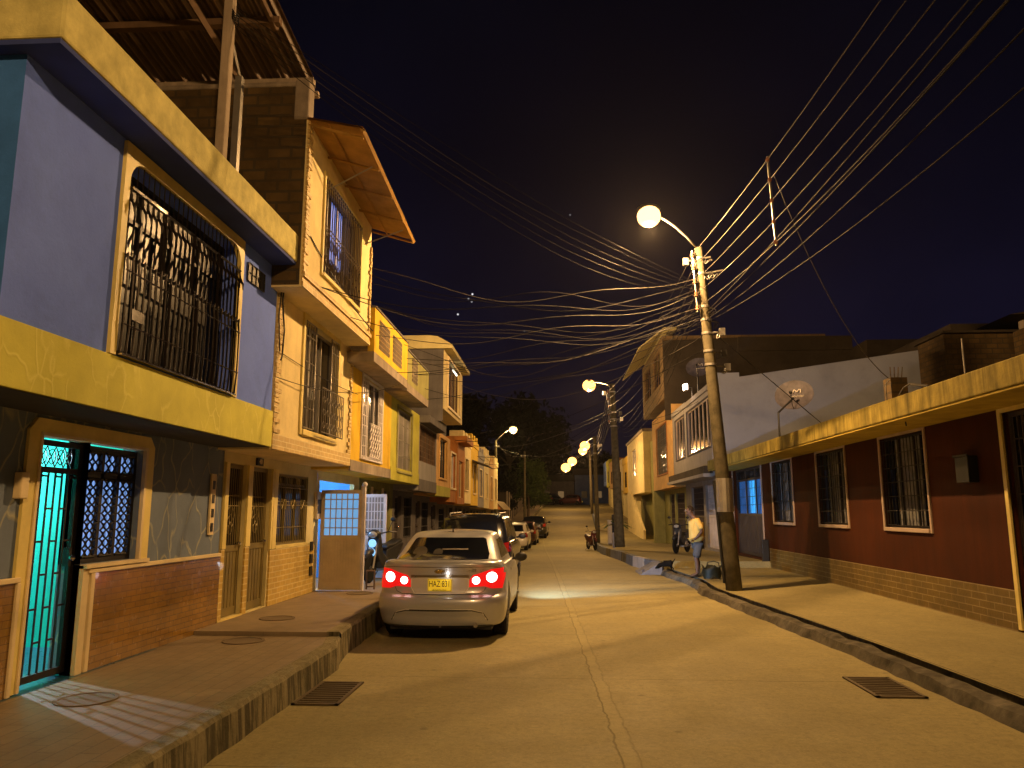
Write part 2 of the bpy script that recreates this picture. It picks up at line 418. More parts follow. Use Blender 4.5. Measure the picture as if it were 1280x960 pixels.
# ------------------------------------------------------------------ ground
def interp(tab, y):
    if y <= tab[0][0]: return tab[0][1]
    for (a, va), (b, vb) in zip(tab, tab[1:]):
        if y <= b:
            t = (y-a)/(b-a); return va+(vb-va)*t
    return tab[-1][1]
GT = [(-40,0),(22,0),(30,-.08),(38,-.25),(46,-.35),(52,-.28),(60,-.02),(70,.5),(85,1.3),(104,2.35),(110,2.7),(118,2.8),(500,2.8)]
LK = [(-40,-2.5),(8.9,-2.5),(9.6,-2.65),(19,-3.0),(43,-3.35),(60,-3.1),(80,-2.6),(104,-1.9)]
RK = [(-40,3.95),(6.8,3.75),(10,3.62),(17,3.07),(19.5,3.2),(21.5,2.96),(23.8,2.85),(26.6,2.5),(32,2.33),(38,2.1),(46,2.1),(60,3.0),(80,3.6),(104,4.4)]
def g(y): return interp(GT, y)
def lk(y): return interp(LK, y)
def rk(y): return interp(RK, y)
YS = [-40,-25,-12,-4]+[i*1.0 for i in range(0,30)]+[30+2*i for i in range(0,38)]+[106,110]
def strip(mb, xa, xb, za, zb, ys, n=1, jit=0):
    for y0, y1 in zip(ys, ys[1:]):
        for k in range(n):
            t0, t1 = k/n, (k+1)/n
            def P(y, t):
                a, b = xa(y), xb(y); return (a+(b-a)*t, y, g(y)+za+(zb-za)*t)
            mb.quad(P(y0,t0), P(y0,t1), P(y1,t1), P(y1,t0))
mb = MB()
gy = [-300,-60,-40,22,30,38,46,52,60,70,85,104,110,118,180,400,900]
for a, b in zip(gy, gy[1:]):
    for x0, x1 in ((-600,-60),(-60,-20),(-20,20),(20,60),(60,600)):
        mb.quad((x0,a,g(a)-.03),(x1,a,g(a)-.03),(x1,b,g(b)-.03),(x0,b,g(b)-.03))
struct('ground', mb, m['earth'])
mb = MB(); strip(mb, lambda y: lk(y)+.0, lambda y: rk(y)-.0, 0, 0, YS, 4); struct('road', mb, m['road'])
mb = MB(); mb.quad((-60,110,2.72),(60,110,2.72),(60,117,2.84),(-60,117,2.84)); struct('cross_road', mb, m['road'])
# left pavements (two levels, with a low step between them)
def ysub(a, b, st=1.0):
    r = [a]
    y = math.floor(a)+1
    while y < b-1e-6:
        r.append(y); y += st
    return r+[b]
mb = MB(); strip(mb, lambda y: -8, lambda y: lk(y)-.16, .26, .26, ysub(-25, 9.55), 1); struct('pavement', mb, m['tile_pave'])
mb = MB(); strip(mb, lambda y: -8, lambda y: lk(y)-.16, .31, .31, ysub(9.55, 108, 2), 1)
mb.quad((-8,9.55,.2),(-2.8,9.55,.2),(-2.8,9.55,.31),(-8,9.55,.31)); struct('pavement', mb, m['tile_pave2'])
mb = MB()
for (a, b, zt) in ((-25, 9.55, .265), (9.55, 108, .315)):
    ys = []
    y = a
    while y < b: ys.append(y); y += .35 if y < 30 else 2
    ys.append(b)
    for y0, y1 in zip(ys, ys[1:]):
        j0 = math.sin(y0*7.3)*.012; j1 = math.sin(y1*7.3)*.012
        A = lambda y, j: [(lk(y)-.17, y, g(y)+zt), (lk(y)-.025+j, y, g(y)+zt), (lk(y)+.0+j, y, g(y)+zt-.03), (lk(y)+.02+j, y, g(y)-.01)]
        p, q = A(y0, j0), A(y1, j1)
        for i in range(3): mb.quad(p[i], p[i+1], q[i+1], q[i])
    mb.poly([(lk(a)-.17,a,g(a)), (lk(a),a,g(a)), (lk(a)-.02,a,g(a)+zt), (lk(a)-.17,a,g(a)+zt)])
struct('kerb', mb, m['kerb'])
# right pavement: low broken kerb near, raised painted kerb further on
mb = MB(); strip(mb, lambda y: rk(y)+.30, lambda y: 9, .15, .17, ysub(-25, 23.3), 6); struct('pavement', mb, m['pave_r'])
mb = MB(); strip(mb, lambda y: rk(y)+.18, lambda y: 9, .33, .33, ysub(23.3, 108, 2), 2)
mb.quad((4.4,23.3,.1),(9,23.3,.1),(9,23.3,.33),(4.4,23.3,.33)); mb.quad((3.0,23.3,.1),(4.4,23.3,.1),(4.4,23.3,.33),(3.0,23.3,.33)); struct('pavement', mb, m['pave_r'])
mb = MB(); ys = []; y = -25
rnd = random.Random(3)
while y < 23.3: ys.append(y); y += .3 if y > 4 else 1.5
ys.append(23.3)
jj = [(rnd.uniform(-.03,.03), rnd.uniform(-.035,.01), rnd.uniform(-.025,.025), rnd.uniform(-.025,.025), rnd.uniform(-.03,.005)) for _ in ys]
for (y0, a), (y1, b) in zip(zip(ys, jj), list(zip(ys, jj))[1:]):
    def A(y, j): return [(rk(y)-.03+j[0], y, -.01), (rk(y)+.03+j[2], y, .12+j[1]), (rk(y)+.16+j[3]*.5, y, .145+j[4]), (rk(y)+.22+j[2], y, .13+j[4]), (rk(y)+.25+j[3], y, .04), (rk(y)+.31, y, .04), (rk(y)+.33+j[0]*.4, y, .153)]
    p, q = A(y0, a), A(y1, b)
    for i in range(6): mb.quad(p[i], p[i+1], q[i+1], q[i])
struct('kerb', mb, m['kerbdark'])
mb = MB(); rnd = random.Random(5)
ys = [23.3,25,26.6,28.5,30,32,34,36,38,42,46,50,55,60,66,72,80,90,104]
for y0, y1 in zip(ys, ys[1:]):
    mb.m = [0,1,0,0,2,0][int(y0) % 6]
    e = .02
    A = lambda y: [(rk(y)-.01, y, g(y)-.01), (rk(y)+.01, y, g(y)+.335), (rk(y)+.2, y, g(y)+.335), (rk(y)+.2, y, g(y))]
    p, q = A(y0+e), A(y1-e)
    for i in range(3): mb.quad(p[i], p[i+1], q[i+1], q[i])
    mb.poly(p[::-1]); mb.poly(q)
struct('kerb', mb, [m['kerb_paint'], m['kerb_white'], m['kerb']])
# pale concrete ramp with scrawled lettering by the dog
m['ramp_grey'] = M('pale grey painted ramp', (.20,.20,.22), .8, nz=.2, streak=.4)
mb = MB()
mb.prism([(2.3,.0),(2.9,.33),(3.0,0)], 'y', 22.5, 23.9); mb.m = 1
for k in range(7):
    mb.tube([(2.42+.05*k*.3+.04*math.sin(t*1.7+k), 22.62+.17*k+.05*math.cos(t*2.1), .015+.55*(.12+.015*k*.3+.04*math.sin(t*1.7+k))) for t in range(5)], .008, 3)
o = struct('ramp', mb, [m['ramp_grey'], m['scrawl']])
# hills
mb = MB(); rnd = random.Random(11)
def ridge(mb, y, x0, x1, n, hf):
    pts = [(x0+(x1-x0)*i/n) for i in range(n+1)]
    for a, b in zip(pts, pts[1:]):
        mb.quad((a,y,0),(b,y,0),(b,y+30,hf(b)),(a,y+30,hf(a)))
        mb.quad((a,y+30,hf(a)),(b,y+30,hf(b)),(b,y+120,hf(b)*.6),(a,y+120,hf(a)*.6))
ridge(mb, 230, -300, 300, 60, lambda x: 7+3*math.sin(x*.021+1)+1.2*math.sin(x*.11))
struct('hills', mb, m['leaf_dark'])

# manhole covers & gratings
m['cover'] = M('worn cement cover', (.17,.13,.08), .8, bump=.5)
def manhole(x, y, z, r, label):
    mb = MB(); mb.lathe([(r,0),(r,.008),(r-.035,.010),(r-.04,.004),(0.001,.004)], (x,y,z), 28, close=False)
    o = solo('manhole_cover', mb, m['cover'], label, 'manhole cover', loc=(x,y,z), group='round covers in the left pavement'); 
m['grate_iron'] = M('rusty cast iron', (.12, .09, .05), .6, .5, bump=.5)
manhole(-3.8, 6.3, .262, .24, 'round cover in the lit patch before the turquoise doorway')
manhole(-3.68, 9.15, .262, .24, 'round cover on the near side of the low pavement step')
manhole(-3.85, 10.7, .312, .24, 'round cover on the far side of the low pavement step')
manhole(-3.55, 14.0, .312, .24, 'round cover on the pavement in front of the tan gate')
def grating(x0, x1, y0, y1, z, label):
    mb = MB(); w = .035
    mb.box(x0,x1,y0,y0+w,z,z+.015); mb.box(x0,x1,y1-w,y1,z,z+.015); mb.box(x0,x0+w,y0,y1,z,z+.015); mb.box(x1-w,x1,y0,y1,z,z+.015)
    n = 11
    for i in range(1, n):
        y = y0+(y1-y0)*i/n; mb.box(x0+w,x1-w,y-.012,y+.012,z+.001,z+.012)
    mb.m = 1; mb.quad((x0+.01,y0+.01,z+.002),(x1-.01,y0+.01,z+.002),(x1-.01,y1-.01,z+.002),(x0+.01,y1-.01,z+.002))
    mb.m = 0
    solo('drain_grating', mb, [m['grate_iron'], m['kerbdark']], label, 'drain grate', loc=((x0+x1)/2,(y0+y1)/2,z), group='drain gratings in the road')
grating(-2.46, -2.02, 7.3, 8.25, .002, 'drain grating in the gutter by the left kerb')
grating(3.02, 3.5, 7.9, 8.8, .002, 'drain grating by the broken right kerb')

# ------------------------------------------------------------------ window and door builders
def bars(mb, x, y0, y1, z0, z1, step, r=.008, n=4):
    k = max(1, round((y1-y0)/step))
    for i in range(k+1):
        y = y0+(y1-y0)*i/k; mb.bar((x,y,z0),(x,y,z1), r, n)
def hbars(mb, x, y0, y1, zs, r=.01):
    for z in zs: mb.bar((x,y0,z),(x,y1,z), r, 4)
def window(par, d, x, hole, pane, frame, grille=None, gm=None, trim=None, tm=None, rec=.1, mull=1, trans=None, fw=.045, out=.03, label=None, cur=None):
    y0, y1, z0, z1 = hole; xi = x+d*rec
    mb = MB()
    for (a, b, c, e) in ((y0,y0+fw,z0,z1),(y1-fw,y1,z0,z1),(y0+fw,y1-fw,z0,z0+fw),(y0+fw,y1-fw,z1-fw,z1)):
        mb.box(xi-.02, xi+.02, a+.001, b-.001, c+.001, e-.001)
    for i in range(1, mull+1):
        yy = y0+(y1-y0)*i/(mull+1); mb.box(xi-.018, xi+.018, yy-fw*.4, yy+fw*.4, z0+fw, z1-fw)
    if trans: mb.box(xi-.016, xi+.016, y0+fw, y1-fw, trans-.02, trans+.02)
    w = mk('window', mb, frame, par, label=label)
    mb = MB(); xp = xi+d*.012
    mb.quad((xp,y0+.01,z0+.01),(xp,y1-.01,z0+.01),(xp,y1-.01,z1-.01),(xp,y0+.01,z1-.01)); mk('pane', mb, pane, w)
    if trim:
        mb = MB(); xo = x-d*out; t = trim
        mb.box(x+d*.02, xo, y0-t, y0, z0-t, z1+t); mb.box(x+d*.02, xo, y1, y1+t, z0-t, z1+t)
        mb.box(x+d*.02, xo, y0, y1, z1, z1+t); mb.box(x+d*.02, xo-d*.02, y0, y1, z0-t, z0)
        mk('window_surround', mb, tm, w, bevel=.008)
    if grille:
        mb = MB(); xg = x+d*.03
        if grille == 'bars':
            bars(mb, xg, y0+.03, y1-.03, z0+.02, z1-.02, .12, .009); hbars(mb, xg, y0, y1, [z0+.03, z0+(z1-z0)*.25, z0+(z1-z0)*.5, z0+(z1-z0)*.75, z1-.03], .012)
        elif grille == 'grid':
            bars(mb, xg, y0+.03, y1-.03, z0+.02, z1-.02, .2, .009); hbars(mb, xg, y0, y1, [z0+(z1-z0)*i/7 for i in range(8)], .009)
        elif grille == 'belly':
            xb = x-d*.13; zm = z0+(z1-z0)*.38
            n = max(2, round((y1-y0)/.12))
            for i in range(n+1):
                y = y0+(y1-y0)*i/n
                mb.tube([(xg,y,z1-.02),(xg,y,zm+.05),(x-d*.03,y,zm),(xb,y,zm-.12),(xb,y,z0+.15),(x-d*.04,y,z0+.03),(xg,y,z0+.01)], .009, 4)
                if i < n:
                    ym = y+(y1-y0)/n/2
                    for zc in (zm-.25, zm-.5):
                        if zc > z0+.1: mb.tube([(xb,ym+.035*math.cos(a),zc+.05*math.sin(a)) for a in [k*math.pi/4 for k in range(9)]], .005, 3)
            hbars(mb, xg, y0, y1, [z1-.03, zm+.05, (z1+zm)/2], .012); hbars(mb, xb, y0, y1, [zm-.12, z0+.15], .012)
        elif grille == 'lattice':
            lattice(mb, xg, y0+.03, y1-.03, z0+.02, z1-.02, max(1, round((y1-y0)/.2)), max(1, round((z1-z0)/.17)))
        mk('grille', mb, gm or m['black_iron'], w)
    return w
def lattice(mb, x, y0, y1, z0, z1, nc, nr, r=.009):
    """oval lattice: mirrored wavy bars"""
    cw = (y1-y0)/nc; rh = (z1-z0)/nr
    for c in range(nc+1):
        for sgn in (1, -1):
            pts = []
            for k in range(nr*4+1):
                z = z0+(z1-z0)*k/(nr*4)
                y = y0+cw*c+sgn*cw*.5*abs(math.sin(math.pi*(z-z0)/rh/1.0+ (0)))*1
                pts.append((x, min(y1, max(y0, y)), z))
            if (c == 0 and sgn < 0) or (c == nc and sgn > 0): continue
            mb.tube(pts, r, 4)
    hbars(mb, x, y0, y1, [z0, z1], r*1.3)
def door(par, d, x, hole, mat, style='panel', rec=.12, split=.5, name='door', glassm=None, hy=None, label=None):
    y0, y1, z0, z1 = hole; xi = x+d*rec
    mb = MB(); zm = z0+(z1-z0)*split; f = .06
    for (a, b) in ((y0, y0+f), (y1-f, y1)): mb.box(xi-.025, xi+.025, a+.002, b-.002, z0+.01, z1-.002)
    for (a, b) in ((z0+.01, z0+.12), (zm-.04, zm+.04), (z1-f, z1-.002)): mb.box(xi-.024, xi+.024, y0+f, y1-f, a, b)
    mb.box(xi-.008, xi+.008, y0+f, y1-f, z0+.12, zm-.04)
    n = max(2, round((y1-y0)/.13))
    for i in range(1, n):
        y = y0+f+(y1-y0-2*f)*i/n; mb.box(xi-.016, xi+.016, y-.006, y+.006, z0+.12, zm-.04)
    o = mk(name, mb, mat, par, label=label)
    mb = MB(); mb.quad((xi+d*.01,y0+f,zm),(xi+d*.01,y1-f,zm),(xi+d*.01,y1-f,z1-f),(xi+d*.01,y0+f,z1-f)); mk('pane', mb, glassm or m['glass'], o)
    mb = MB(); xg = xi-d*.012
    if style == 'panel':
        bars(mb, xg, y0+f+.02, y1-f-.02, zm+.04, z1-f, .07, .007); hbars(mb, xg, y0+f, y1-f, [zm+(z1-zm)*.5, zm+(z1-zm)*.62], .007)
        yc = (y0+y1)/2; zc = zm+(z1-zm)*.3
        for s2 in (-1, 1):
            for k in range(3):
                mb.tube([(xg-.004, yc+s2*(.02+.07*k/2+.05*math.sin(t*.8)), zc-.16+.1*k+.035*t) for t in range(6)], .007, 4)
    elif style == 'grid':
        bars(mb, xg, y0+f+.02, y1-f-.02, zm+.04, z1-f, .11, .009); hbars(mb, xg, y0+f, y1-f, [zm+(z1-zm)*i/5 for i in range(1,5)], .009)
    mk('grille', mb, mat, o)
    mb = MB(); hy = hy if hy is not None else y1-.1
    mb.sphere((xi-d*.06, hy, z0+.98), .028, 8, 6); mb.bar((xi, hy, z0+.98), (xi-d*.06, hy, z0+.98), .012, 6)
    mk('handle', mb, m['chrome'], o, smooth=True)
    return o

# ================================================================== LEFT 1: blue and yellow house
Y0, Y1 = 4.88, 10.18
h = thing('corner_house', 'two storey house with periwinkle blue upper wall, wide yellow band and turquoise lit doorway', 'house', (-6,7.5,.26))
door_h = (6.42, 7.17, .26, 2.43); win_h = (7.17, 8.12, 1.26, 2.43)
mb = MB(); mb.facade(-1, -4.5, -3, Y1, .2, 2.62, [door_h, win_h], .22)
mb.quad((-4.5,Y1,.2),(-4.5,Y1,2.62),(-9,Y1,2.62),(-9,Y1,.2)); mb.quad((-4.5,-3,.2),(-9,-3,.2),(-9,-3,2.62),(-4.5,-3,2.62))
mk('ground_wall', mb, m['grey_vein'], h)
mb = MB()
for a, b in ((-3, 6.30), (7.35, Y1)):
    mb.box(-4.49, -4.47, a, b, .2, 1.17)
mk('tiled_dado', mb, m['brown_tile'], h)
mb = MB()
for a, b in ((-3, 6.30), (7.25, Y1-.02)): mb.box(-4.49, -4.445, a, b, 1.172, 1.215)
mb.box(-4.49,-4.45, 7.30,7.36,.262,1.17); mb.box(-4.49,-4.45,6.27,6.315,.262,1.17)
mk('dado_capping', mb, m['cream_trim'], h, bevel=.006)
# moulded surround, chamfered at the top corners
mb = MB()
A = [(6.28,.27),(6.28,2.47),(6.36,2.57),(8.22,2.57),(8.30,2.47),(8.30,1.22),(8.12,1.22),(8.12,2.40),(6.45,2.40),(6.45,.27)]
def frame_poly(mb, outer, inner, x0, x1):
    n = len(outer)
    for i in range(n-1):
        mb.prism([outer[i], outer[i+1], inner[i+1], inner[i]], 'x', x0, x1)
frame_poly(mb, [(6.26,.27),(6.26,2.45),(6.36,2.56),(8.22,2.56),(8.32,2.45),(8.32,1.222)], [(6.40,.27),(6.40,2.43),(6.41,2.44),(8.16,2.44),(8.17,2.43),(8.17,1.222)], -4.54, -4.472)
mk('door_surround', mb, m['trim_yellow'], h)
mb = MB()
frame_poly(mb, [(6.40,.27),(6.40,2.438),(8.17,2.438),(8.17,1.26)], [(6.43,.27),(6.43,2.41),(8.13,2.41),(8.13,1.26)], -4.61, -4.46)
mb.box(-4.61,-4.46,7.17,7.27,.262,1.25); mb.box(-4.61,-4.43,7.17,8.30,1.222,1.258)
mk('inner_moulding', mb, m['cream_trim'], h)
# upper storey
uw = (6.24, 8.66, 3.10, 4.88)
mb = MB(); mb.facade(-1, -3.8, Y0, 9.95, 2.621, 5.02, [uw], .25); mb.quad((-3.8,9.95,2.62),(-3.8,9.95,5.02),(-9,9.95,5.02),(-9,9.95,2.62))
mk('upper_wall', mb, m['blue_plaster'], h)
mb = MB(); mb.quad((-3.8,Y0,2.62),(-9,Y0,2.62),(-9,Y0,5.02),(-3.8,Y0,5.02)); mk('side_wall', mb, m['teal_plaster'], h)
mb = MB(); mb.box(-9,-3.775,Y0-.03,9.96,2.60,3.075); mk('yellow_band', mb, m['yellow_fascia'], h, bevel=.006)
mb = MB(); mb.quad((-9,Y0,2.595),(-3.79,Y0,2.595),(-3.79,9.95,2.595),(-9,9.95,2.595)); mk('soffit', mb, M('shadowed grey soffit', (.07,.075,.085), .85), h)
mb = MB(); mb.box(-9,-3.46,4.75,10.1,5.06,5.44)
for i in range(0): pass
mk('roof_parapet', mb, m['yellow_rough'], h, bevel=.02)
mb = MB(); mb.box(-9,-3.475,4.76,10.09,5.02,5.058); mk('roof_soffit', mb, m['navy_soffit'], h)
mb = MB(); t = .09
mb.box(-3.82,-3.765,uw[0]-t,uw[0],uw[2]-.02,5.0); mb.box(-3.82,-3.765,uw[1],uw[1]+t,uw[2]-.02,5.0); mb.box(-3.82,-3.764,uw[0],uw[1],uw[3],5.0)
for (yc, sg) in ((uw[0], 1), (uw[1], -1)):
    r = .22; cy, cz = yc+sg*r, uw[3]-r
    arc = [(cy-sg*r*math.cos(a), cz+r*math.sin(a)) for a in [k*math.pi/2/6 for k in range(7)]]
    for p, q in zip(arc, arc[1:]): mb.prism([p, q, (q[0], uw[3]), (p[0], uw[3])], 'x', -3.82, -3.766)
mk('window_surround', mb, m['trim_yellow'], h)
w = window(h, -1, -3.8, uw, m['glass_matt'], m['black_iron'], rec=.2, mull=3, trans=4.45)
mb = MB(); mb.quad((-4.04,uw[0],uw[2]),(-4.04,uw[1],uw[2]),(-4.04,uw[1],uw[3]),(-4.04,uw[0],uw[3])); mk('curtain', mb, m['glass_matt'], w)
# pot bellied grille
mb = MB(); xg = -3.77; xb = -3.735; n = 25
zm = 3.98
for i in range(n+1):
    y = uw[0]+.02+(uw[1]-uw[0]-.04)*i/n
    zt = 4.86
    if y < uw[0]+.2: zt = 4.66+math.sqrt(max(0, .04-(uw[0]+.22-y)**2))
    if y > uw[1]-.2: zt = 4.66+math.sqrt(max(0, .04-(y-uw[1]+.22)**2))
    tw = [(xg, y, zm+.02+(4.50-zm-.02)*k/18) for k in range(19)]
    mb.tube(tw, [.0095 if k % 2 else .0075 for k in range(19)], 4)
    mb.bar((xg,y,4.62),(xg,y,zt), .006, 4)
    if i % 1 == 0:
        mb.tube([(xg,y+.01,4.60),(xg+.01,y+.01,4.5),(xg+.045,y+.01,4.43),(xg+.05,y+.01,4.36)], [.008,.013,.014,.006], 5)
    mb.tube([(xg+.01,y,zm),(xg+.03,y,zm+.02),(xb-.01,y,zm-.05),(xb,y,zm-.14),(xb,y,3.35),(xb-.01,y,3.2),(xg+.02,y,3.12),(xg+.005,y,3.11)], [.008,.012,.012,.009,.009,.011,.013,.009], 5)
hbars(mb, xg, uw[0], uw[1], [4.60, zm, 3.11], .018); hbars(mb, xb, uw[0], uw[1], [3.84, 3.36], .010)
for y in (6.86, 7.46, 8.06): mb.bar((xg+.01,y,zm),(xg+.01,y,4.6), .02, 4)
for y in (7.0, 7.55, 8.0): mb.bar((xb,y,3.12),(xb,y,zm-.05), .014, 4)
mb.box(xb-.01, xb+.012, 6.36, 6.56, 3.42, 3.52)
mk('grille', mb, m['bronze_iron'], w)
mb = MB()
mb.box(-3.755,-3.74,6.26,6.86,4.585,4.612); mk('grille_rail', mb, m['chrome'], w); mb = MB()
mb.box(xb-.05,xb+.01,6.26,8.64,3.085,3.10)
mk('grille_rail', mb, m['chrome'], w)
# vent
mb = MB(); mb.box(-3.80,-3.79,8.92,9.45,4.57,4.80); mb.m = 1
for i in range(5): mb.box(-3.789,-3.775,8.92+.53*i/4-.008,8.92+.53*i/4+.008,4.57,4.80)
hbars(mb, -3.782, 8.92, 9.45, [4.57,4.80,4.68], .008)
mk('vent', mb, [m['plastic'], m['black_iron']], h)
# barred door leaf and lattice window
dm = m['black_iron']
mb = MB(); xd = -4.575
for a, b in ((6.46,6.51),(7.09,7.16)): mb.box(xd-.02,xd+.02,a,b,.30,2.39)
mb.box(xd-.02,xd+.02,6.51,7.09,.30,.36); mb.box(xd-.02,xd+.02,6.51,7.09,2.34,2.39); mb.box(xd-.02,xd+.02,6.51,7.09,2.10,2.15)
yy = [6.51+.58*i/6 for i in range(1, 6)]
for y in yy: mb.box(xd-.006,xd+.006,y-.008,y+.008,.36,2.10)
for i in range(6):
    a = 6.51+.58*i/6; b = a+.0967
    off = (i % 2)*.29
    for k in range(4):
        z = .62+off+k*.58
        if z < 2.08: mb.box(xd-.0055,xd+.0055,a,b,z-.009,z+.009)
for i in range(4):
    yc = 6.53+.49*(i+.5)/4; zc = 2.245; 
    for dy, dz in ((-.06,-.09),(.06,-.09)):
        mb.bar((xd,yc+dy,zc+dz),(xd,yc-dy,zc-dz), .007, 4)
    mb.tube([(xd+.01,yc+.05*math.cos(t*math.pi/4),zc+.07*math.sin(t*math.pi/4)) for t in range(9)], .006, 4)
mb.box(xd-.03,xd+.03,7.06,7.10,1.25,1.42)
dl = mk('door', mb, dm, h, label='black barred steel street door')
mb = MB(); mb.sphere((xd+.05,7.08,1.33), .03, 8, 6); mk('handle', mb, m['chrome'], dl)
mb = MB(); xw = -4.575
mb.box(xw-.02,xw+.02,7.17,7.24,1.26,2.39); mb.box(xw-.02,xw+.02,8.06,8.11,1.26,2.39)
mb.box(xw-.02,xw+.02,7.24,8.06,1.26,1.31); mb.box(xw-.02,xw+.02,7.24,8.06,2.34,2.39); mb.box(xw-.02,xw+.02,7.24,8.06,2.08,2.13)
for y in (7.50, 7.79): mb.box(xw-.02,xw+.02,y-.025,y+.025,1.31,2.34)
w2 = mk('window', mb, dm, h)
mb = MB()
for (a, b) in ((7.26,7.465),(7.535,7.755),(7.825,8.05)):
    lattice(mb, xw+.02, a, b, 1.32, 2.07, 2, 9, .0125); lattice(mb, xw+.02, a, b, 2.14, 2.33, 2, 2, .0125)
mk('grille', mb, dm, w2)
mb = MB(); mb.quad((-4.625,7.18,1.27),(-4.625,8.11,1.27),(-4.625,8.11,2.39),(-4.625,7.18,2.39)); mk('curtain', mb, m['curt_lilac'], w2)
# room behind the door
mb = MB(); X0, X1, ya, yb, za, zb = -7.4, -4.725, 5.9, 8.6, .262, 2.56
mb.quad((X0,ya,za),(X0,yb,za),(X0,yb,zb),(X0,ya,zb)); mb.quad((X0,yb,za),(X1,yb,za),(X1,yb,zb),(X0,yb,zb)); mb.quad((X0,ya,za),(X0,ya,zb),(X1,ya,zb),(X1,ya,za)); mb.quad((X0,ya,zb),(X0,yb,zb),(X1,yb,zb),(X1,ya,zb))
mb.quad((X1,ya,za),(X1,ya,zb),(X1,6.45,zb),(X1,6.45,za)); mb.quad((X1,8.12,za),(X1,8.12,zb),(X1,yb,zb),(X1,yb,za))
mb.m = 1; mb.quad((X0,ya,za),(X1+.3,ya,za),(X1+.3,yb,za),(X0,yb,za))
mk('hallway_room', mb, [m['turq_wall'], M('dark blue floor', (.02,.08,.12), .3, bump=0)], h)
# things in the hallway
mb = MB(); mb.box(-6.6,-5.9,7.4,8.3,.63,.72); mb.box(-6.6,-6.5,7.4,8.3,.72,1.12)
for x in (-6.55,-5.95):
    for y in (7.45,8.25): mb.box(x-.03,x+.03,y-.03,y+.03,.262,.63)
solo('armchair', mb, M('blue vinyl', (.02,.05,.12), .4), 'dark blue chair seen through the bars of the turquoise hallway', 'chair', loc=(-6.2,7.85,.262), bevel=.02)
def light(name, loc, col, w, r=.1, kind='POINT', **k):
    l = bpy.data.lights.new(name, kind); l.color = col; l.energy = w
    if kind in ('POINT', 'SPOT'): l.shadow_soft_size = r
    for a, b in k.items(): setattr(l, a, b)
    o = bpy.data.objects.new(name, l); COL.objects.link(o); o.location = loc; return o
cl = MB(); cl.lathe([(.001,0),(.09,0),(.11,.03),(.06,.06),(.02,.075)], (-6.85,8.28,2.45), 16, close=False)
solo('ceiling_light', cl, emis('cool ceiling lamp', (.6,.85,1), 6), 'small cool white ceiling lamp in the turquoise hallway', 'lamp', loc=(-6.85,8.28,2.5))
light('hallway_bulb', (-6.85,8.28,2.33), (.66,.76,1), 420, .025)
# number plaque
mb = MB(); mb.box(-4.495,-4.47,9.79,9.92,1.46,2.24); mb.m = 1
for k in range(4):
    z0 = 2.17-.18*k; mb.box(-4.469,-4.464,9.82,9.89,z0-.13,z0-.02)
mb.m = 0
pq = mk('number_plaque', mb, [m['cream_trim'], m['black_iron']], h)
mb = MB(); mb.box(-4.50,-4.43,6.16,6.26,1.86,2.08); mk('doorbell_box', mb, m['cream_trim'], h, bevel=.01)

# roof terrace canopy of the blue house
c = thing('terrace_roof', 'corrugated sheet canopy on a pale post above the roof terrace', 'roof', (-5.5,7.5,5.44))
mb = MB()
def roofz(y): return 7.93+(10.0-y)*.115
n = 60
for i in range(n):
    xa, xb2 = -9+5.55*i/n, -9+5.55*(i+1)/n
    za = .025*math.sin(i*math.pi/2); zb2 = .025*math.sin((i+1)*math.pi/2)
    mb.quad((xa,2.5,roofz(2.5)+za),(xb2,2.5,roofz(2.5)+zb2),(xb2,10.08,roofz(10.08)+zb2),(xa,10.08,roofz(10.08)+za))
mk('roof_sheet', mb, m['roofsheet'], c, smooth=False)
mb = MB()
mb.prism([(9.95,roofz(9.95)-.14),(10.05,roofz(10.05)-.14),(10.05,roofz(10.05)-.04),(9.95,roofz(9.95)-.04)], 'x', -9, -3.43)
mb.box(-9,-3.4,10.08,10.16,7.68,7.76)
mk('edge_beam', mb, m['post_w'], c)
mb = MB()
mb.box(-9,-3.5,8.75,8.85,roofz(8.8)-.13,roofz(8.8)-.04); mb.box(-9,-3.5,7.3,7.4,roofz(7.35)-.13,roofz(7.35)-.04)
mb.bar((-4.45,9.9,roofz(9.9)-.16),(-4.45,2.6,roofz(2.6)-.16), .05, 4)
mb.bar((-3.6,8.9,roofz(8.9)-.10),(-3.6,2.6,roofz(2.6)-.1), .045, 6)
mk('rafter', mb, m['wood'], c)
mb = MB(); mb.box(-3.66,-3.56,7.55,7.66,5.44,roofz(7.6)-.05); po = mk('post', mb, m['post_w'], c, bevel=.01)
mb = MB()
for i in range(4): mb.tube([(-3.54+.02*math.cos(t), 7.6+.08*math.sin(t), 7.15+.03*i+.02*math.sin(2*t)) for t in [k*.7 for k in range(10)]], .006, 4)
mk('wire_lashing', mb, m['cable'], po)
mb = MB(); mb.box(-3.80,-3.72,8.25,8.33,5.44,6.9); mb.bar((-3.62,7.62,7.1),(-3.76,8.28,6.9), .02, 4); mk('post', mb, m['galv'], c, label='short grey metal post')
def openings(par, d, x, ops):
    for o in ops:
        kind, hole, k = o[0], o[1], (o[2] if len(o) > 2 else {})
        if kind == 'w':
            kk = dict(pane=m['glass'], frame=m['black_iron']); kk.update(k); window(par, d, x, hole, **kk)
        else:
            kk = dict(mat=m['dark_door']); kk.update(k); door(par, d, x, hole, **kk)
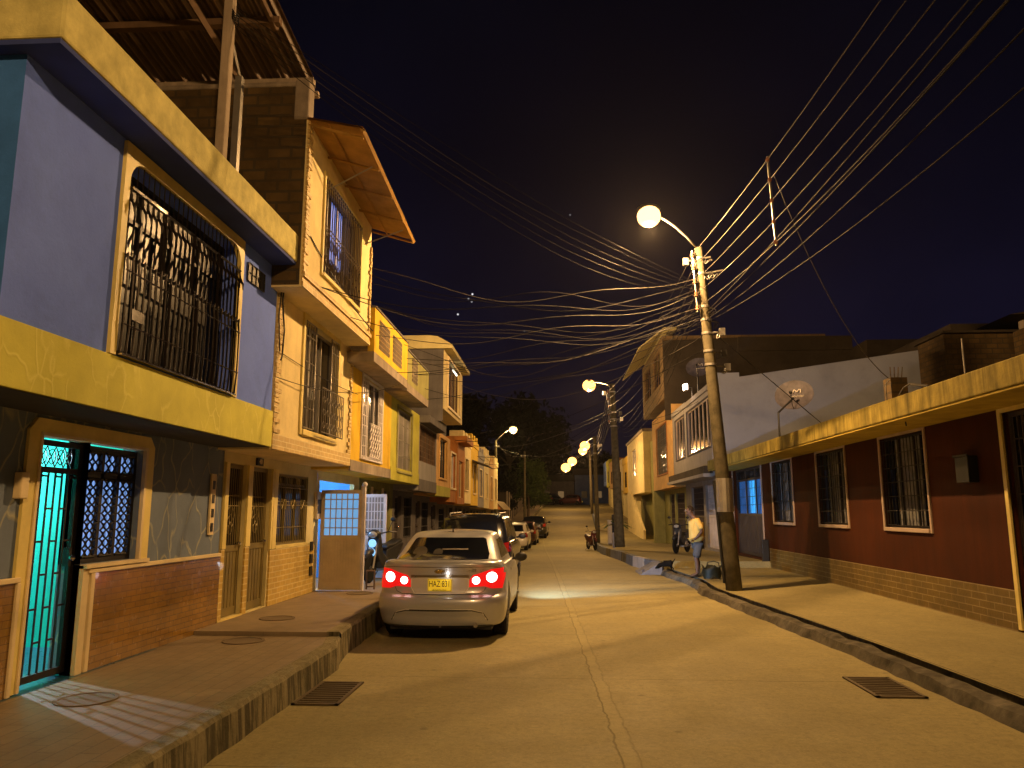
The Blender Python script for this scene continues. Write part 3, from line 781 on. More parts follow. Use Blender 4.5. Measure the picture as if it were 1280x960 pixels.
def row_house(label, d, xg, xu, y0, y1, zf, zs, zt, mg, mu, og=(), ou=(), parapet=None, back=5, name='row_house', loc=None, band=None, plinth=None):
    h = thing(name, label, 'house', (xu+d*2, (y0+y1)/2, zf))
    e = .004
    mb = MB(); mb.facade(d, xg, y0+e, y1-e, zf-.4, zs, [o[1] for o in og], .18); mb.hull(d, xg, y0+e, y1-e, zf-.4, zs, back, top=False, bottom=False)
    mk('ground_wall', mb, mg, h); openings(h, d, xg, og)
    mb = MB(); mb.facade(d, xu, y0+e, y1-e, zs, zt, [o[1] for o in ou], .18); mb.hull(d, xu, y0+e, y1-e, zs, zt, back)
    mk('upper_wall', mb, mu, h); openings(h, d, xu, ou)
    if band:
        mb = MB(); mb.box(xu-d*.02, xu+d*.3, y0+.01, y1-.01, zs-.02, zs+band[0]); mk('band', mb, band[1], h)
    if plinth:
        mb = MB(); mb.box(xg-d*.015, xg+d*.01, y0+.01, y1-.01, zf, zf+plinth[0]); mk('plinth', mb, plinth[1], h)
    if parapet:
        pz, po, pm = parapet
        mb = MB(); mb.box(xu-d*po, xu+d*back, y0+.01, y1-.01, zt+.003, zt+pz); mk('parapet', mb, pm, h, bevel=.01)
    return h

# ================================================================== LEFT 2: cream three storey house
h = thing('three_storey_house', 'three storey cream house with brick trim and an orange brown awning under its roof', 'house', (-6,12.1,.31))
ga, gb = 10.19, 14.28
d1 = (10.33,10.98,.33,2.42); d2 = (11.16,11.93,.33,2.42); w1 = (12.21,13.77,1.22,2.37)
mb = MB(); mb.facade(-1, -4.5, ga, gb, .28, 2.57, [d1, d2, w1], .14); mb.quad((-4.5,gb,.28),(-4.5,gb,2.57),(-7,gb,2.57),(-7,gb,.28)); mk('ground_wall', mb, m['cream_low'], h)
for (a_, b_, c_) in ((11.98,14.2,1.17),(11.0,11.14,1.25),(10.2,10.31,1.25)):
    mb = MB(); mb.box(-4.499,-4.475,a_,b_,.315,c_); mk('brick_dado', mb, m['brick_low'], h)
for (nm_, a, b, z0, z1) in (('door_trim',10.21,10.32,1.26,2.42),('door_trim',10.99,11.15,1.26,2.42),('door_trim',11.94,12.01,1.18,2.42),('threshold',10.2,11.0,.313,.335),('door_trim',12.03,12.19,1.18,2.42),('sill',12.2,13.8,1.172,1.215)):
    mb = MB(); mb.box(-4.498,-4.467,a,b,z0,z1); mk(nm_, mb, m['trim_yellow'], h)
door(h, -1, -4.5, d1, m['brass_door'], split=.44, rec=.08, glassm=m['glass'])
door(h, -1, -4.5, d2, m['brass_door'], split=.44, rec=.08, glassm=m['glass'])
w = window(h, -1, -4.5, w1, m['glass'], m['brass_door'], rec=.06, mull=2, trans=2.2)
mb = MB(); bars(mb, -4.5, 12.25, 13.73, 1.25, 2.34, .085, .007); hbars(mb, -4.5, 12.25, 13.73, [1.5, 1.86, 1.92, 2.15], .008)
for k in range(3):
    yc = 12.5+.5*k; mb.tube([(-4.49, yc+.12*math.cos(t), 1.88+.09*math.sin(2*t)) for t in [i*math.pi/6 for i in range(13)]], .008, 4)
mk('grille', mb, m['brass_door'], w)
mb = MB()
for k in range(3): mb.box(-4.474,-4.45,13.93,14.07,.62+.22*k,.78+.22*k)
mk('meter_box', mb, m['plastic'], h)
mb = MB(); mb.box(-4.499,-4.47,11.28,11.52,2.44,2.55); mb.m = 1
def textmb(mb, s, size, M4, ext=.004, spc=1):
    cu = bpy.data.curves.new('t', 'FONT'); cu.body = s; cu.size = size; cu.extrude = ext; cu.align_x = 'CENTER'; cu.align_y = 'CENTER'; cu.space_character = spc
    o = bpy.data.objects.new('t', cu); COL.objects.link(o); bpy.context.view_layer.update()
    me = bpy.data.meshes.new_from_object(o); mb.mesh_in(me, M4); bpy.data.objects.remove(o); bpy.data.meshes.remove(me)
def face_px(x, y, z):   # text plane facing +x
    return Matrix(((0,0,1,x),(1,0,0,y),(0,1,0,z),(0,0,0,1)))
textmb(mb, '40', .11, face_px(-4.466, 11.40, 2.495)); mk('number_plate', mb, [m['black_iron'], m['cream_trim']], h)
# second floor
uw = (11.14,12.92,2.97,4.64)
mb = MB(); mb.facade(-1, -3.8, 9.965, 13.87, 2.571, 4.72, [uw], .2); mb.hull(-1, -3.8, 9.965, 13.87, 2.571, 4.72, 4); mk('middle_wall', mb, m['cream_wall'], h)
mb = MB(); mb.box(-3.799,-3.775,10.0,13.87,2.58,2.79); mk('brick_band', mb, m['brick_band'], h)
mb = MB(); rnd = random.Random(2)
def quoins(mb, x, yc, z0, z1, wv=.12, dirn=1):
    z = z0; k = 0
    while z < z1-.04:
        a = rnd.uniform(.05, wv) if k % 2 else rnd.uniform(wv*.8, wv*1.4)
        ya, yb = (yc, yc+dirn*a); mb.box(x+.001, x+.025+rnd.uniform(0,.012), min(ya,yb), max(ya,yb), z+.004, z+.062); z += .068; k += 1
quoins(mb, -3.8, 9.99, 2.80, 4.70, .17, 1); mk('brick_quoins', mb, m['brick_band'], h); mb = MB(); quoins(mb, -3.8, 13.86, 2.80, 4.70, .15, -1)
mk('brick_quoins', mb, m['brick_band'], h)
w = window(h, -1, -3.8, uw, m['glass'], m['galv'], trim=.09, tm=m['trim_yellow'], rec=.12, mull=2)
mb = MB(); mb.quad((-3.935,11.9,3.0),(-3.935,12.3,3.0),(-3.935,12.3,4.6),(-3.935,12.0,4.6)); mk('curtain', mb, m['curt_dim'], w)
mb = MB(); xg = -3.77
bars(mb, xg, 11.17, 11.6, 3.0, 4.6, .1, .008); bars(mb, xg, 12.5, 12.9, 3.0, 4.6, .1, .008)
hbars(mb, xg, 11.16, 11.62, [3.0,3.3,3.62,4.0,4.4,4.62], .012); hbars(mb, xg, 12.48, 12.91, [3.0,3.3,3.62,4.0,4.4,4.62], .012)
mb.box(xg-.01,xg+.01,11.60,11.64,3.0,4.62); mb.box(xg-.01,xg+.01,12.46,12.5,3.0,4.62)
bars(mb, -3.66, 11.7, 12.9, 2.98, 3.68, .1, .008); hbars(mb, -3.66, 11.7, 12.9, [2.98,3.68], .012)
for k in range(6):
    for j in range(3): mb.tube([(-3.655, 11.8+.2*k+.06*math.cos(t), 3.1+.2*j+.05*math.sin(t)) for t in [i*math.pi/4 for i in range(9)]], .006, 4)
mk('grille', mb, m['chrome'] if 0 else M('grey silver grille', (.3,.27,.22), .35, .6), w)
# third floor
tw = (10.58,12.66,5.20,6.68)
mb = MB(); mb.facade(-1, -3.4, 9.72, 13.45, 4.722, 7.12, [tw], .2); mb.hull(-1, -3.4, 9.725, 13.45, 4.722, 7.12, 4.5); mk('top_wall', mb, m['cream_wall'], h)
mb = MB(); mb.box(-8.2,-3.42,9.715,9.722,4.75,7.12); mb.box(-8.2,-3.45,9.72,9.9,7.122,7.62); mk('brick_side_wall', mb, m['raw_brick'], h)
mb = MB(); mb.box(-8.2,-3.44,9.705,9.92,7.622,7.70); mb.box(-3.60,-3.40,9.70,9.95,7.12,7.72); mk('concrete_cap', mb, m['concrete_band'], h, bevel=.02)
mb = MB()
mb.box(-3.399,-3.37,9.73,13.46,4.73,4.80); mb.box(-3.399,-3.35,9.73,13.47,4.87,4.93); mb.box(-3.399,-3.38,9.73,13.45,4.80,4.87)
quoins(mb, -3.4, 9.735, 4.94, 7.1, .15, 1); quoins(mb, -3.4, 13.44, 4.94, 6.6, .12, -1)
mk('brick_trim', mb, m['brick_band'], h)
w = window(h, -1, -3.4, tw, m['glass'], m['galv'], trim=.06, tm=m['trim_yellow'], rec=.12, mull=3)
mb = MB(); mb.quad((-3.528,11.35,5.6),(-3.528,11.95,5.6),(-3.528,11.95,6.6),(-3.528,11.35,6.6)); mk('curtain', mb, emis('blue glowing pane', (.03,.12,.5), 1.1, (.1,.15,.3)), w)  # pane glows by itself, standing in for a lit room
mb = MB(); bars(mb, -3.37, 10.6, 12.64, 5.2, 6.66, .105, .008); hbars(mb, -3.37, 10.6, 12.64, [5.22,5.85,5.92,6.6], .011)
for k in range(10):
    mb.tube([(-3.365, 10.7+.205*k+.07*math.cos(t), 5.7+.1*math.sin(t)) for t in [i*math.pi/4 for i in range(9)]], .007, 4)
    mb.tube([(-3.365, 10.7+.205*k+.07*math.cos(t), 5.4+.1*math.sin(t)) for t in [i*math.pi/4 for i in range(9)]], .007, 4)
mk('grille', mb, M('dull bronze grille', (.12,.08,.04), .4, .6), w)
aw = []
mb = MB()
P = [(-3.42,9.7,7.12),(-3.42,13.5,6.98),(-2.62,13.5,6.72),(-2.62,9.7,6.95)]
mb.poly(P); mb.poly([(p[0],p[1],p[2]+.03) for p in P][::-1])
for k in range(5):
    y = 9.75+3.7*k/4; z = lambda x: 7.1-(x+3.42)*.3-(y-9.7)*.045
    mb.bar((-3.42,y,z(-3.42)-.03),(-2.62,y,z(-2.62)-.03), .02, 4)
mb.bar((-2.62,9.7,6.93),(-2.62,13.5,6.70), .035, 4); mb.bar((-3.1,9.7,7.02),(-3.1,13.5,6.82), .015, 4)
a = mk('awning', mb, m['awning'], h)
mb = MB()
for y in (10.6, 12.9): mb.bar((-3.39,y,6.45),(-2.7,y,6.86-(y-9.7)*.05), .012, 4)
mk('awning_bracket', mb, m['galv'], a)
mb = MB(); mb.tube([(-3.72,10.0,4.93),(-3.74,10.02,4.6),(-3.71,10.05,4.2),(-3.74,10.1,3.85),(-3.72,10.0,3.78)], .012, 5); mb.tube([(-3.74,9.99,4.93),(-3.77,9.98,4.4),(-3.74,10.0,3.9)], .009, 5); mk('hanging_cable', mb, m['plastic'], h)

# ================================================================== LEFT 3: strong yellow house with open gate
h = thing('yellow_house', 'strong yellow house with an open tan gate and a balcony parapet of pierced blocks', 'house', (-6,15.7,.31))
uw = (14.68,16.40,2.81,4.40)
mb = MB(); mb.facade(-1, -3.8, 13.88, 17.36, 2.52, 4.46, [uw], .15); mb.hull(-1, -3.8, 13.88, 17.36, 2.52, 4.46, 4); mk('upper_wall', mb, m['yellow_house'], h)
mb = MB(); mb.box(-3.81,-3.775,13.9,17.35,2.5,2.70); mk('concrete_band', mb, m['concrete_band'], h)
w = window(h, -1, -3.8, uw, m['glass'], m['white_metal'], trim=.05, tm=m['white_metal'], rec=.05, mull=2)
mb = MB(); bars(mb, -3.78, 14.7, 15.1, 2.83, 4.38, .13, .012); bars(mb, -3.78, 16.0, 16.38, 2.83, 4.38, .13, .012); hbars(mb, -3.78, 14.7, 15.1, [2.83+.2*i for i in range(8)], .012); hbars(mb, -3.78, 16.0, 16.38, [2.83+.2*i for i in range(8)], .012)
lattice(mb, -3.72, 15.1, 16.0, 2.83, 3.5, 5, 4, .012); hbars(mb, -3.72, 15.1, 16.0, [3.5], .014)
mk('grille', mb, m['white_metal'], w)
# ground floor
go = (14.45,16.95,.32,2.35)
mb = MB(); mb.facade(-1, -4.5, 14.29, 17.36, .28, 2.52, [go], .1); mk('ground_wall', mb, m['cream_low'], h)
mb = MB(); X0 = -9; za, zb = .315, 2.5
mb.quad((X0,14.3,za),(X0,17.3,za),(X0,17.3,zb),(X0,14.3,zb)); mb.quad((X0,14.3,za),(X0,14.3,zb),(-4.6,14.3,zb),(-4.6,14.3,za)); mb.quad((X0,17.3,za),(-4.6,17.3,za),(-4.6,17.3,zb),(X0,17.3,zb)); mb.quad((X0,14.3,zb),(X0,17.3,zb),(-4.6,17.3,zb),(-4.6,14.3,zb)); mb.m = 1; mb.quad((X0,14.3,za),(-4.4,14.3,za),(-4.4,17.3,za),(X0,17.3,za))
mk('garage_room', mb, [M('pale blue room', (.12,.38,.75), .8, bump=0), m['tile_pave2']], h)
light('garage_tube', (-5.4,15.9,2.38), (.42,.68,1), 130, .12)
mb = MB(); mb.box(-5.46,-5.34,15.3,16.5,2.44,2.49)
solo('tube_light', mb, emis('cool tube', (.55,.78,1), 5), 'cool fluorescent tube on the ceiling behind the open tan gate', 'lamp', loc=(-5.4,15.9,2.45))
def leaf_gate(par, xa, xb, y, z0, z1, mat, glow, split, nm='gate_leaf', label=None):
    mb = MB(); t = .02; zm = z0+(z1-z0)*split; f = .07
    for a, b in ((xa, xa+f), (xb-f, xb)): mb.box(a, b, y-t, y+t, z0, z1)
    for a, b in ((z0, z0+.14), (zm-.04, zm+.04), (z1-f, z1)): mb.box(xa+f, xb-f, y-t, y+t, a, b)
    mb.box(xa+f, xb-f, y-.005, y+.005, z0+.14, zm-.04)
    n = 12
    for i in range(1, n): x = xa+f+(xb-xa-2*f)*i/n; mb.box(x-.006, x+.006, y-.014, y+.014, z0+.14, zm-.04)
    for i in range(1, 6): x = xa+f+(xb-xa-2*f)*i/6; mb.box(x-.009, x+.009, y-.013, y+.013, zm+.04, z1-f)
    for i in range(1, 5): z = zm+(z1-zm)*i/5; mb.box(xa+f, xb-f, y-.012, y+.012, z-.01, z+.01)
    o = mk(nm, mb, mat, par, label=label)
    mb = MB(); mb.quad((xa+f,y+.003,zm+.04),(xb-f,y+.003,zm+.04),(xb-f,y+.003,z1-f),(xa+f,y+.003,z1-f)); mk('pane', mb, glow, o)
    return o
leaf_gate(h, -4.44, -3.66, 14.42, .33, 2.16, m['tan_gate'], emis('frosted pane lit from behind', (.10,.42,.85), .75, (.3,.4,.5)), .52, label='open tan gate leaf with glowing frosted panes')  # panes emit in place of light from the room behind
leaf_gate(h, -4.32, -3.78, 17.05, .33, 2.14, m['white_metal'], M('frosted pane', (.3,.27,.24), .4, bump=0), .48, label='open white gate leaf')
mb = MB(); mb.box(-3.645,-3.60,14.38,14.46,.32,2.24); mb.sphere((-3.62,14.42,2.26), .05, 8, 6); mk('gate_post', mb, m['white_metal'], h)
mb = MB(); mb.box(-4.49,-4.44,14.16,14.40,1.62,2.12); mb.m = 1
for k in range(3): mb.box(-4.439,-4.43,14.18+.075*k,14.235+.075*k,1.72,1.98)
mk('meter_box', mb, [m['tan_gate'], m['plastic']], h)
# balcony parapets
def balcony(par, ya, yb, z0, z1, mat, nscr, lab=None, dark=m['plastic']):
    mb = MB(); mb.box(-3.8, -3.3, ya, yb, z0-.02, z0+.16); mb.m = 1; mb.box(-3.42, -3.3, ya, yb, z0+.162, z1)
    o = mk('balcony', mb, [m['concrete_band'], mat], par, label=lab)
    mb = MB(); mb.box(-3.45,-3.28,ya,yb,z1+.002,z1+.04); mk('coping', mb, m['grey_wall'], o)
    mb = MB()
    for (a, b) in nscr:
        n = int((b-a)/.1); 
        for i in range(n+1):
            for j in range(6):
                yy = a+(b-a)*i/n; zz = z0+.32+j*.095
                mb.tube([(-3.293, yy+.04*math.cos(t), zz+.042*math.sin(t)) for t in [q*math.pi/3 for q in range(7)]], .011, 3)
    mk('pierced_screen', mb, m['concrete_band'], o)
    return o
balcony(h, 13.5, 16.6, 4.47, 5.45, m['yellow_house'], [(13.9,14.7),(15.1,15.9)])
mb = MB(); mb.box(-5.6,-4.9,14.7,15.7,4.48,6.72); mb.box(-5.65,-4.85,14.65,15.75,6.72,6.80); mb.box(-5.3,-4.2,16.9,17.4,4.47,6.35)
mk('roof_hut', mb, m['raw_brick'], h)

# LEFT 4..: the row going away
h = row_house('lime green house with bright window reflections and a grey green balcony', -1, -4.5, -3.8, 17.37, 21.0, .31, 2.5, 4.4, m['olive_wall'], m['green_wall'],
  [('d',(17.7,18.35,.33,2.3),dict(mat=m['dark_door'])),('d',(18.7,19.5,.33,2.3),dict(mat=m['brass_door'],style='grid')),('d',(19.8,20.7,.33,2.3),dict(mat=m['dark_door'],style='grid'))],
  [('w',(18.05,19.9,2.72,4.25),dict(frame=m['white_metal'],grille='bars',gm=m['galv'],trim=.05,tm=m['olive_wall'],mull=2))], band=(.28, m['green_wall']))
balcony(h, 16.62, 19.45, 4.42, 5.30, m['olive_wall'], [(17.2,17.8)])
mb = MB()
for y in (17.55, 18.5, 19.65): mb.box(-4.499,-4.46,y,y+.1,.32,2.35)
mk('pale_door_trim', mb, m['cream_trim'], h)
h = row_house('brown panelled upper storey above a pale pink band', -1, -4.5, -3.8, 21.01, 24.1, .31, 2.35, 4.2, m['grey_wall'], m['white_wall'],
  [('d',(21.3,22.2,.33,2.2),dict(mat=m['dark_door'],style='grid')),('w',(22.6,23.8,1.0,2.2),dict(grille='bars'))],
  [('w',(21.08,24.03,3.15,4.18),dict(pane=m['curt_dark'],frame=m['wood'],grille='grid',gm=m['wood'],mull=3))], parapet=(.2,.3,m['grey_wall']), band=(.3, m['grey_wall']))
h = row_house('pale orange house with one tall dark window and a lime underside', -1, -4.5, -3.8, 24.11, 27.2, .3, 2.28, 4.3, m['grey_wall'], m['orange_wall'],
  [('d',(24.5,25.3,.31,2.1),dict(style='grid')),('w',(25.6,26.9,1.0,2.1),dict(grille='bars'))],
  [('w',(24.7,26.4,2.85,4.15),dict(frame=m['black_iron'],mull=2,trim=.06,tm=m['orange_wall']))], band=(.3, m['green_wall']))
# tall grey third storey with cream front over both
h = row_house('tall grey rendered rooftop storey with a cream fronted window and sloping lid', -1, -3.9, -3.35, 22.4, 26.9, 4.75, 4.78, 6.55, m['grey_wall'], m['cream_wall'],
  [], [('w',(23.3,26.2,4.98,6.45),dict(frame=m['wood'],mull=3,trim=.08,tm=m['cream_trim']))], name='rooftop_storey', back=4)
mb = MB(); mb.box(-8,-3.36,22.385,22.4,4.4,6.75); mk('grey_side_wall', mb, m['grey_wall'], h)
mb = MB(); mb.prism([(-8,6.58),(-3.1,6.58),(-3.1,6.7),(-3.6,6.98),(-8,6.98)], 'y', 22.3, 27.0); mk('sloping_lid', mb, m['cream_low'], h)
mb = MB(); mb.box(-3.33,-3.30,24.1,25.1,6.22,6.27); mk('window_strip_light', mb, emis('white strip', (1,.95,.8), 3), h)
h = row_house('narrow white framed house between orange and rust walls', -1, -4.5, -3.8, 27.21, 28.9, .25, 2.1, 3.95, m['grey_wall'], m['rust_wall'], [('d',(27.5,28.5,.25,2.0))], [('w',(27.4,28.7,2.6,3.85),dict(frame=m['white_metal'],trim=.06,tm=m['cream_trim']))])
h = row_house('rust orange house with overhanging upper block', -1, -4.5, -3.75, 28.91, 31.2, .2, 2.05, 4.35, m['grey_wall'], m['rust_wall'], [('w',(29.3,30.7,.9,1.9),dict(grille='bars'))], [('w',(29.4,30.7,2.3,3.7),dict(frame=m['cream_trim']))], parapet=(.25,.35,m['rust_wall']))
cols = [m['cream_wall'], m['yellow_house'], m['white_wall'], m['cream_wall'], m['orange_wall'], m['cream_wall']]
labs = ['cream house with a stepped parapet just past the rust orange one', 'cream yellow house with a dark sheet awning over its window', 'off white narrow house far down the left row', 'pale house with bluish shutters far down the left row', 'ochre house, last two storey one of the left row', 'plain cream house before the low garage']
y = 31.21
for k, (c, lab) in enumerate(zip(cols, labs)):
    L = 3.1; zf = g(y+1.5)+.3
    zt = zf+4.35+(.25 if k % 2 else 0)
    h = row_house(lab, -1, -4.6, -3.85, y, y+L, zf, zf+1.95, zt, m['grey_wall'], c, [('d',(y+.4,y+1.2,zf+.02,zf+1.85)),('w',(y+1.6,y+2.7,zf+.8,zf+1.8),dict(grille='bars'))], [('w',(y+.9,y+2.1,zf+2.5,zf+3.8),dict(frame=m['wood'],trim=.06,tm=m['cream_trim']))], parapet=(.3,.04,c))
    mb = MB()
    for q in range(3): mb.box(-4.4,-3.83,y+.02+q*1.05,y+.5+q*1.05,zt+.3,zt+.55)
    mk('stepped_parapet', mb, c, h)
    if k == 1:
        mb = MB(); mb.prism([(-3.85,zf+3.95),(-3.1,zf+3.7),(-3.1,zf+3.74),(-3.85,zf+4.0)], 'y', y+.4, y+2.9); mk('awning', mb, m['grey_wall'], h)
    y += L+.01
# low garage
gz = g(52)
h = thing('low_garage', 'long low shed of pale vertical siding with a brown fascia beyond the left row', 'shed', (-5,56,gz+.3))
mb = MB(); mb.box(-9,-4.3,49.9,64,gz-.2,gz+2.2); mk('siding_wall', mb, m['slat_wall'], h)
mb = MB()
for i in range(28): yy = 50+.5*i; mb.box(-4.3,-4.25,yy,yy+.06,gz,gz+2.15)
mk('siding_battens', mb, m['grey_wall'], h)
mb = MB(); mb.box(-9,-4.1,49.8,58,gz+2.21,gz+2.75); mk('fascia', mb, m['rust_wall'], h)
mb = MB(); mb.prism([(49.8,gz+2.76),(58,gz+2.76),(66,gz+2.3),(66,gz+2.2),(58,gz+2.2)], 'x', -9.2, -4.0); mk('roof', mb, m['slat_wall'], h)
mb = MB(); mb.box(-12,-4.4,66.5,100,g(80)-1,g(80)+2.4); mb.m = 1
for i in range(10): mb.box(-4.4,-4.3,67+3.2*i,67.25+3.2*i,g(70),g(80)+2.5)
solo('boundary_wall', mb, [m['dark_render'], m['concrete_band']], 'dim boundary wall with piers rising up the far left side of the street', 'wall', loc=(-5,83,1))

# ================================================================== RIGHT 1: long low oxblood house
h = thing('low_red_house', 'long single storey oxblood house with stained yellow roof edge and brick clad base', 'house', (8,18,.17))
D = (9.85,11.0,.65,3.11)
dr2 = (9.7,11.02,.20,3.11); W = [(13.37,15.15,1.47,3.12),(17.03,18.84,1.47,3.12),(20.85,22.75,1.47,3.14)]; G = (23.95,27.75,.36,3.2)
mb = MB(); mb.facade(1, 6.2, 2, 28.38, .05, 3.45, [dr2]+W+[G], .16); mb.quad((6.2,2,.05),(14,2,.05),(14,2,3.45),(6.2,2,3.45)); mk('wall', mb, m['red_wall'], h)
mb = MB(); mb.box(6.168,6.199,11.1,23.3,.1,.70); mb.box(6.168,6.199,2,9.6,.1,.70); mk('brick_cladding', mb, m['brick_clad'], h)
mb = MB(); mb.box(5.3,15,2,27.6,3.20,3.53); mk('roof_edge', mb, m['stained'], h, bevel=.02)
mb = MB(); mb.box(5.32,6.198,2.02,27.58,3.17,3.197); mk('soffit', mb, m['stained_soffit'], h)
for i, wh in enumerate(W):
    w = window(h, 1, 6.2, wh, m['glass'], m['black_iron'], trim=.07, tm=m['pale_frame'], rec=.1, mull=2, out=.025)
    mb = MB(); xg = 6.225
    bars(mb, xg, wh[0]+.05, wh[1]-.05, wh[2]+.03, wh[3]-.03, .13, .008); hbars(mb, xg, wh[0]+.02, wh[1]-.02, [wh[2]+.04+(wh[3]-wh[2]-.08)*k/6 for k in range(7)], .008)
    mk('grille', mb, m['black_iron'], w)
    mb = MB(); n = 14
    a, b = wh[0]+.45, wh[1]-.35
    for k in range(n): 
        mb.quad((6.335+.03*(k % 2), a+(b-a)*k/n, wh[2]+.03), (6.335+.03*((k+1) % 2), a+(b-a)*(k+1)/n, wh[2]+.03), (6.335+.03*((k+1) % 2), a+(b-a)*(k+1)/n, wh[3]-.03), (6.335+.03*(k % 2), a+(b-a)*k/n, wh[3]-.03))
    mk('curtain', mb, M('grey net curtain %d' % i, (.2,.2,.2), .9, bump=0, nz=.5, sc=4), w)
    # curtain sits in front of the pane plane: move pane back
for w in [o for o in h.children if o.name.startswith('window')]:
    for p in w.children:
        if p.name.startswith('pane'): p.location.x += .12
door(h, 1, 6.2, dr2, m['dark_door'], style='grid', split=.36, rec=.1, hy=10.8)
mb = MB()
for (a, b, z0, z1) in ((11.02,11.10,.19,3.2-.005),(9.62,9.70,.19,3.195),(9.7,11.02,3.112,3.19)): mb.box(6.17,6.22,a,b,z0,z1)
mk('door_trim', mb, m['trim_yellow'], h)
# far gate with glowing blue panes
gt = MB(); x = 6.33
gt.box(x-.02,x+.02,23.96,27.74,.37,.45); gt.box(x-.02,x+.02,23.96,27.74,1.62,1.70); gt.box(x-.02,x+.02,23.96,27.74,2.78,2.84); gt.box(x-.02,x+.02,23.96,27.74,3.12,3.19)
for y in (23.97,25.1,26.35,27.65): gt.box(x-.022,x+.022,y,y+.08,.38,3.18)
gt.box(x-.006,x+.006,24.0,27.7,.45,1.62)
for i in range(22): yy = 24.05+.165*i; gt.box(x-.02,x+.012,yy,yy+.05,.46,1.61)
go = mk('gate', gt, m['dark_door'], h)
mb = MB(); bars(mb, x, 24.05, 27.65, 1.7, 3.12, .16, .009); hbars(mb, x, 24.05, 27.65, [1.98,2.25,2.52], .008); mk('grille', mb, m['black_iron'], go)
mb = MB(); xp = x+.06
mb.quad((xp,24.05,1.7),(xp,27.65,1.7),(xp,27.65,2.78),(xp,24.05,2.78)); mk('pane', mb, m['curt_blue'], go)
mb = MB(); 
for k in range(14): mb.box(xp-.02+.012*(k%2),xp-.01+.012*(k%2),25.45+.05*k,25.5+.05*k,1.72,2.76)
mk('glowing_curtain', mb, curtain('glowing cyan curtain', (.3,.4,.6), (.04,.45,1), 1.9), go)
mb = MB(); mb.quad((xp,24.05,2.84),(xp,27.65,2.84),(xp,27.65,3.12),(xp,24.05,3.12)); mk('transom_pane', mb, m['glass'], go)
mb = MB(); 
for (a, b, z0, z1) in ((23.88,23.95,.36,3.195),(27.75,27.82,.36,3.195),(23.95,27.75,3.202-.0,3.196)): mb.box(6.17,6.22,a,b,min(z0,z1),max(z0,z1)-.003)
mk('gate_trim', mb, m['pale_frame'], h)
mb = MB(); mb.box(5.98,6.165,23.36,23.5,.18,.95); mk('meter_pillar', mb, m['plastic'], h, bevel=.01)
mb = MB(); mb.box(6.05,6.198,11.75,12.12,2.18,2.58); mb.box(6.03,6.05,11.72,12.15,2.56,2.6); mk('electric_meter_box', mb, m['black_iron'], h, bevel=.012)
# rusted junk and stub columns on the roof edge
def rooftop_stub(y, x, hh, lab):
    mb = MB(); mb.box(x,x+.28,y,y+.3,3.62,3.62+hh)
    for k in range(4): mb.tube([(x+.05+.06*k,y+.1,3.62+hh),(x+.05+.07*k,y+.1,3.62+hh+.2)], .008, 4)
    solo('column_stub', mb, m['raw_brick'], lab, 'column stub', loc=(x,y,3.62))
rooftop_stub(13.4, 5.75, .42, 'broken brick column stub with rusty rods on the stained roof edge')
mb = MB()
for (r, pts) in ((.012,[(5.58,12.3,3.75),(5.56,12.5,3.72),(5.55,12.7,3.6),(5.54,12.55,3.35),(5.55,12.5,3.1)]),(.02,[(5.7,12.0,3.66),(5.58,12.3,3.74)]),(.008,[(5.7,13.3,4.0),(5.62,13.3,3.9),(5.57,13.2,3.5),(5.57,13.25,3.3)])):
    mb.tube(pts, r, 5)
solo('loose_wire', mb, m['cable_l'], 'loose pale wires dangling over the stained roof edge near the brick stub', 'wire', loc=(5.6,12.5,3.6))
mb = MB(); mb.bar((5.8,11.1,3.62),(5.8,11.1,4.2),.012,5)
solo('iron_rod', mb, m['galv'], 'single upright rod on the roof edge at the far right', 'rod', loc=(5.8,11.1,3.62))
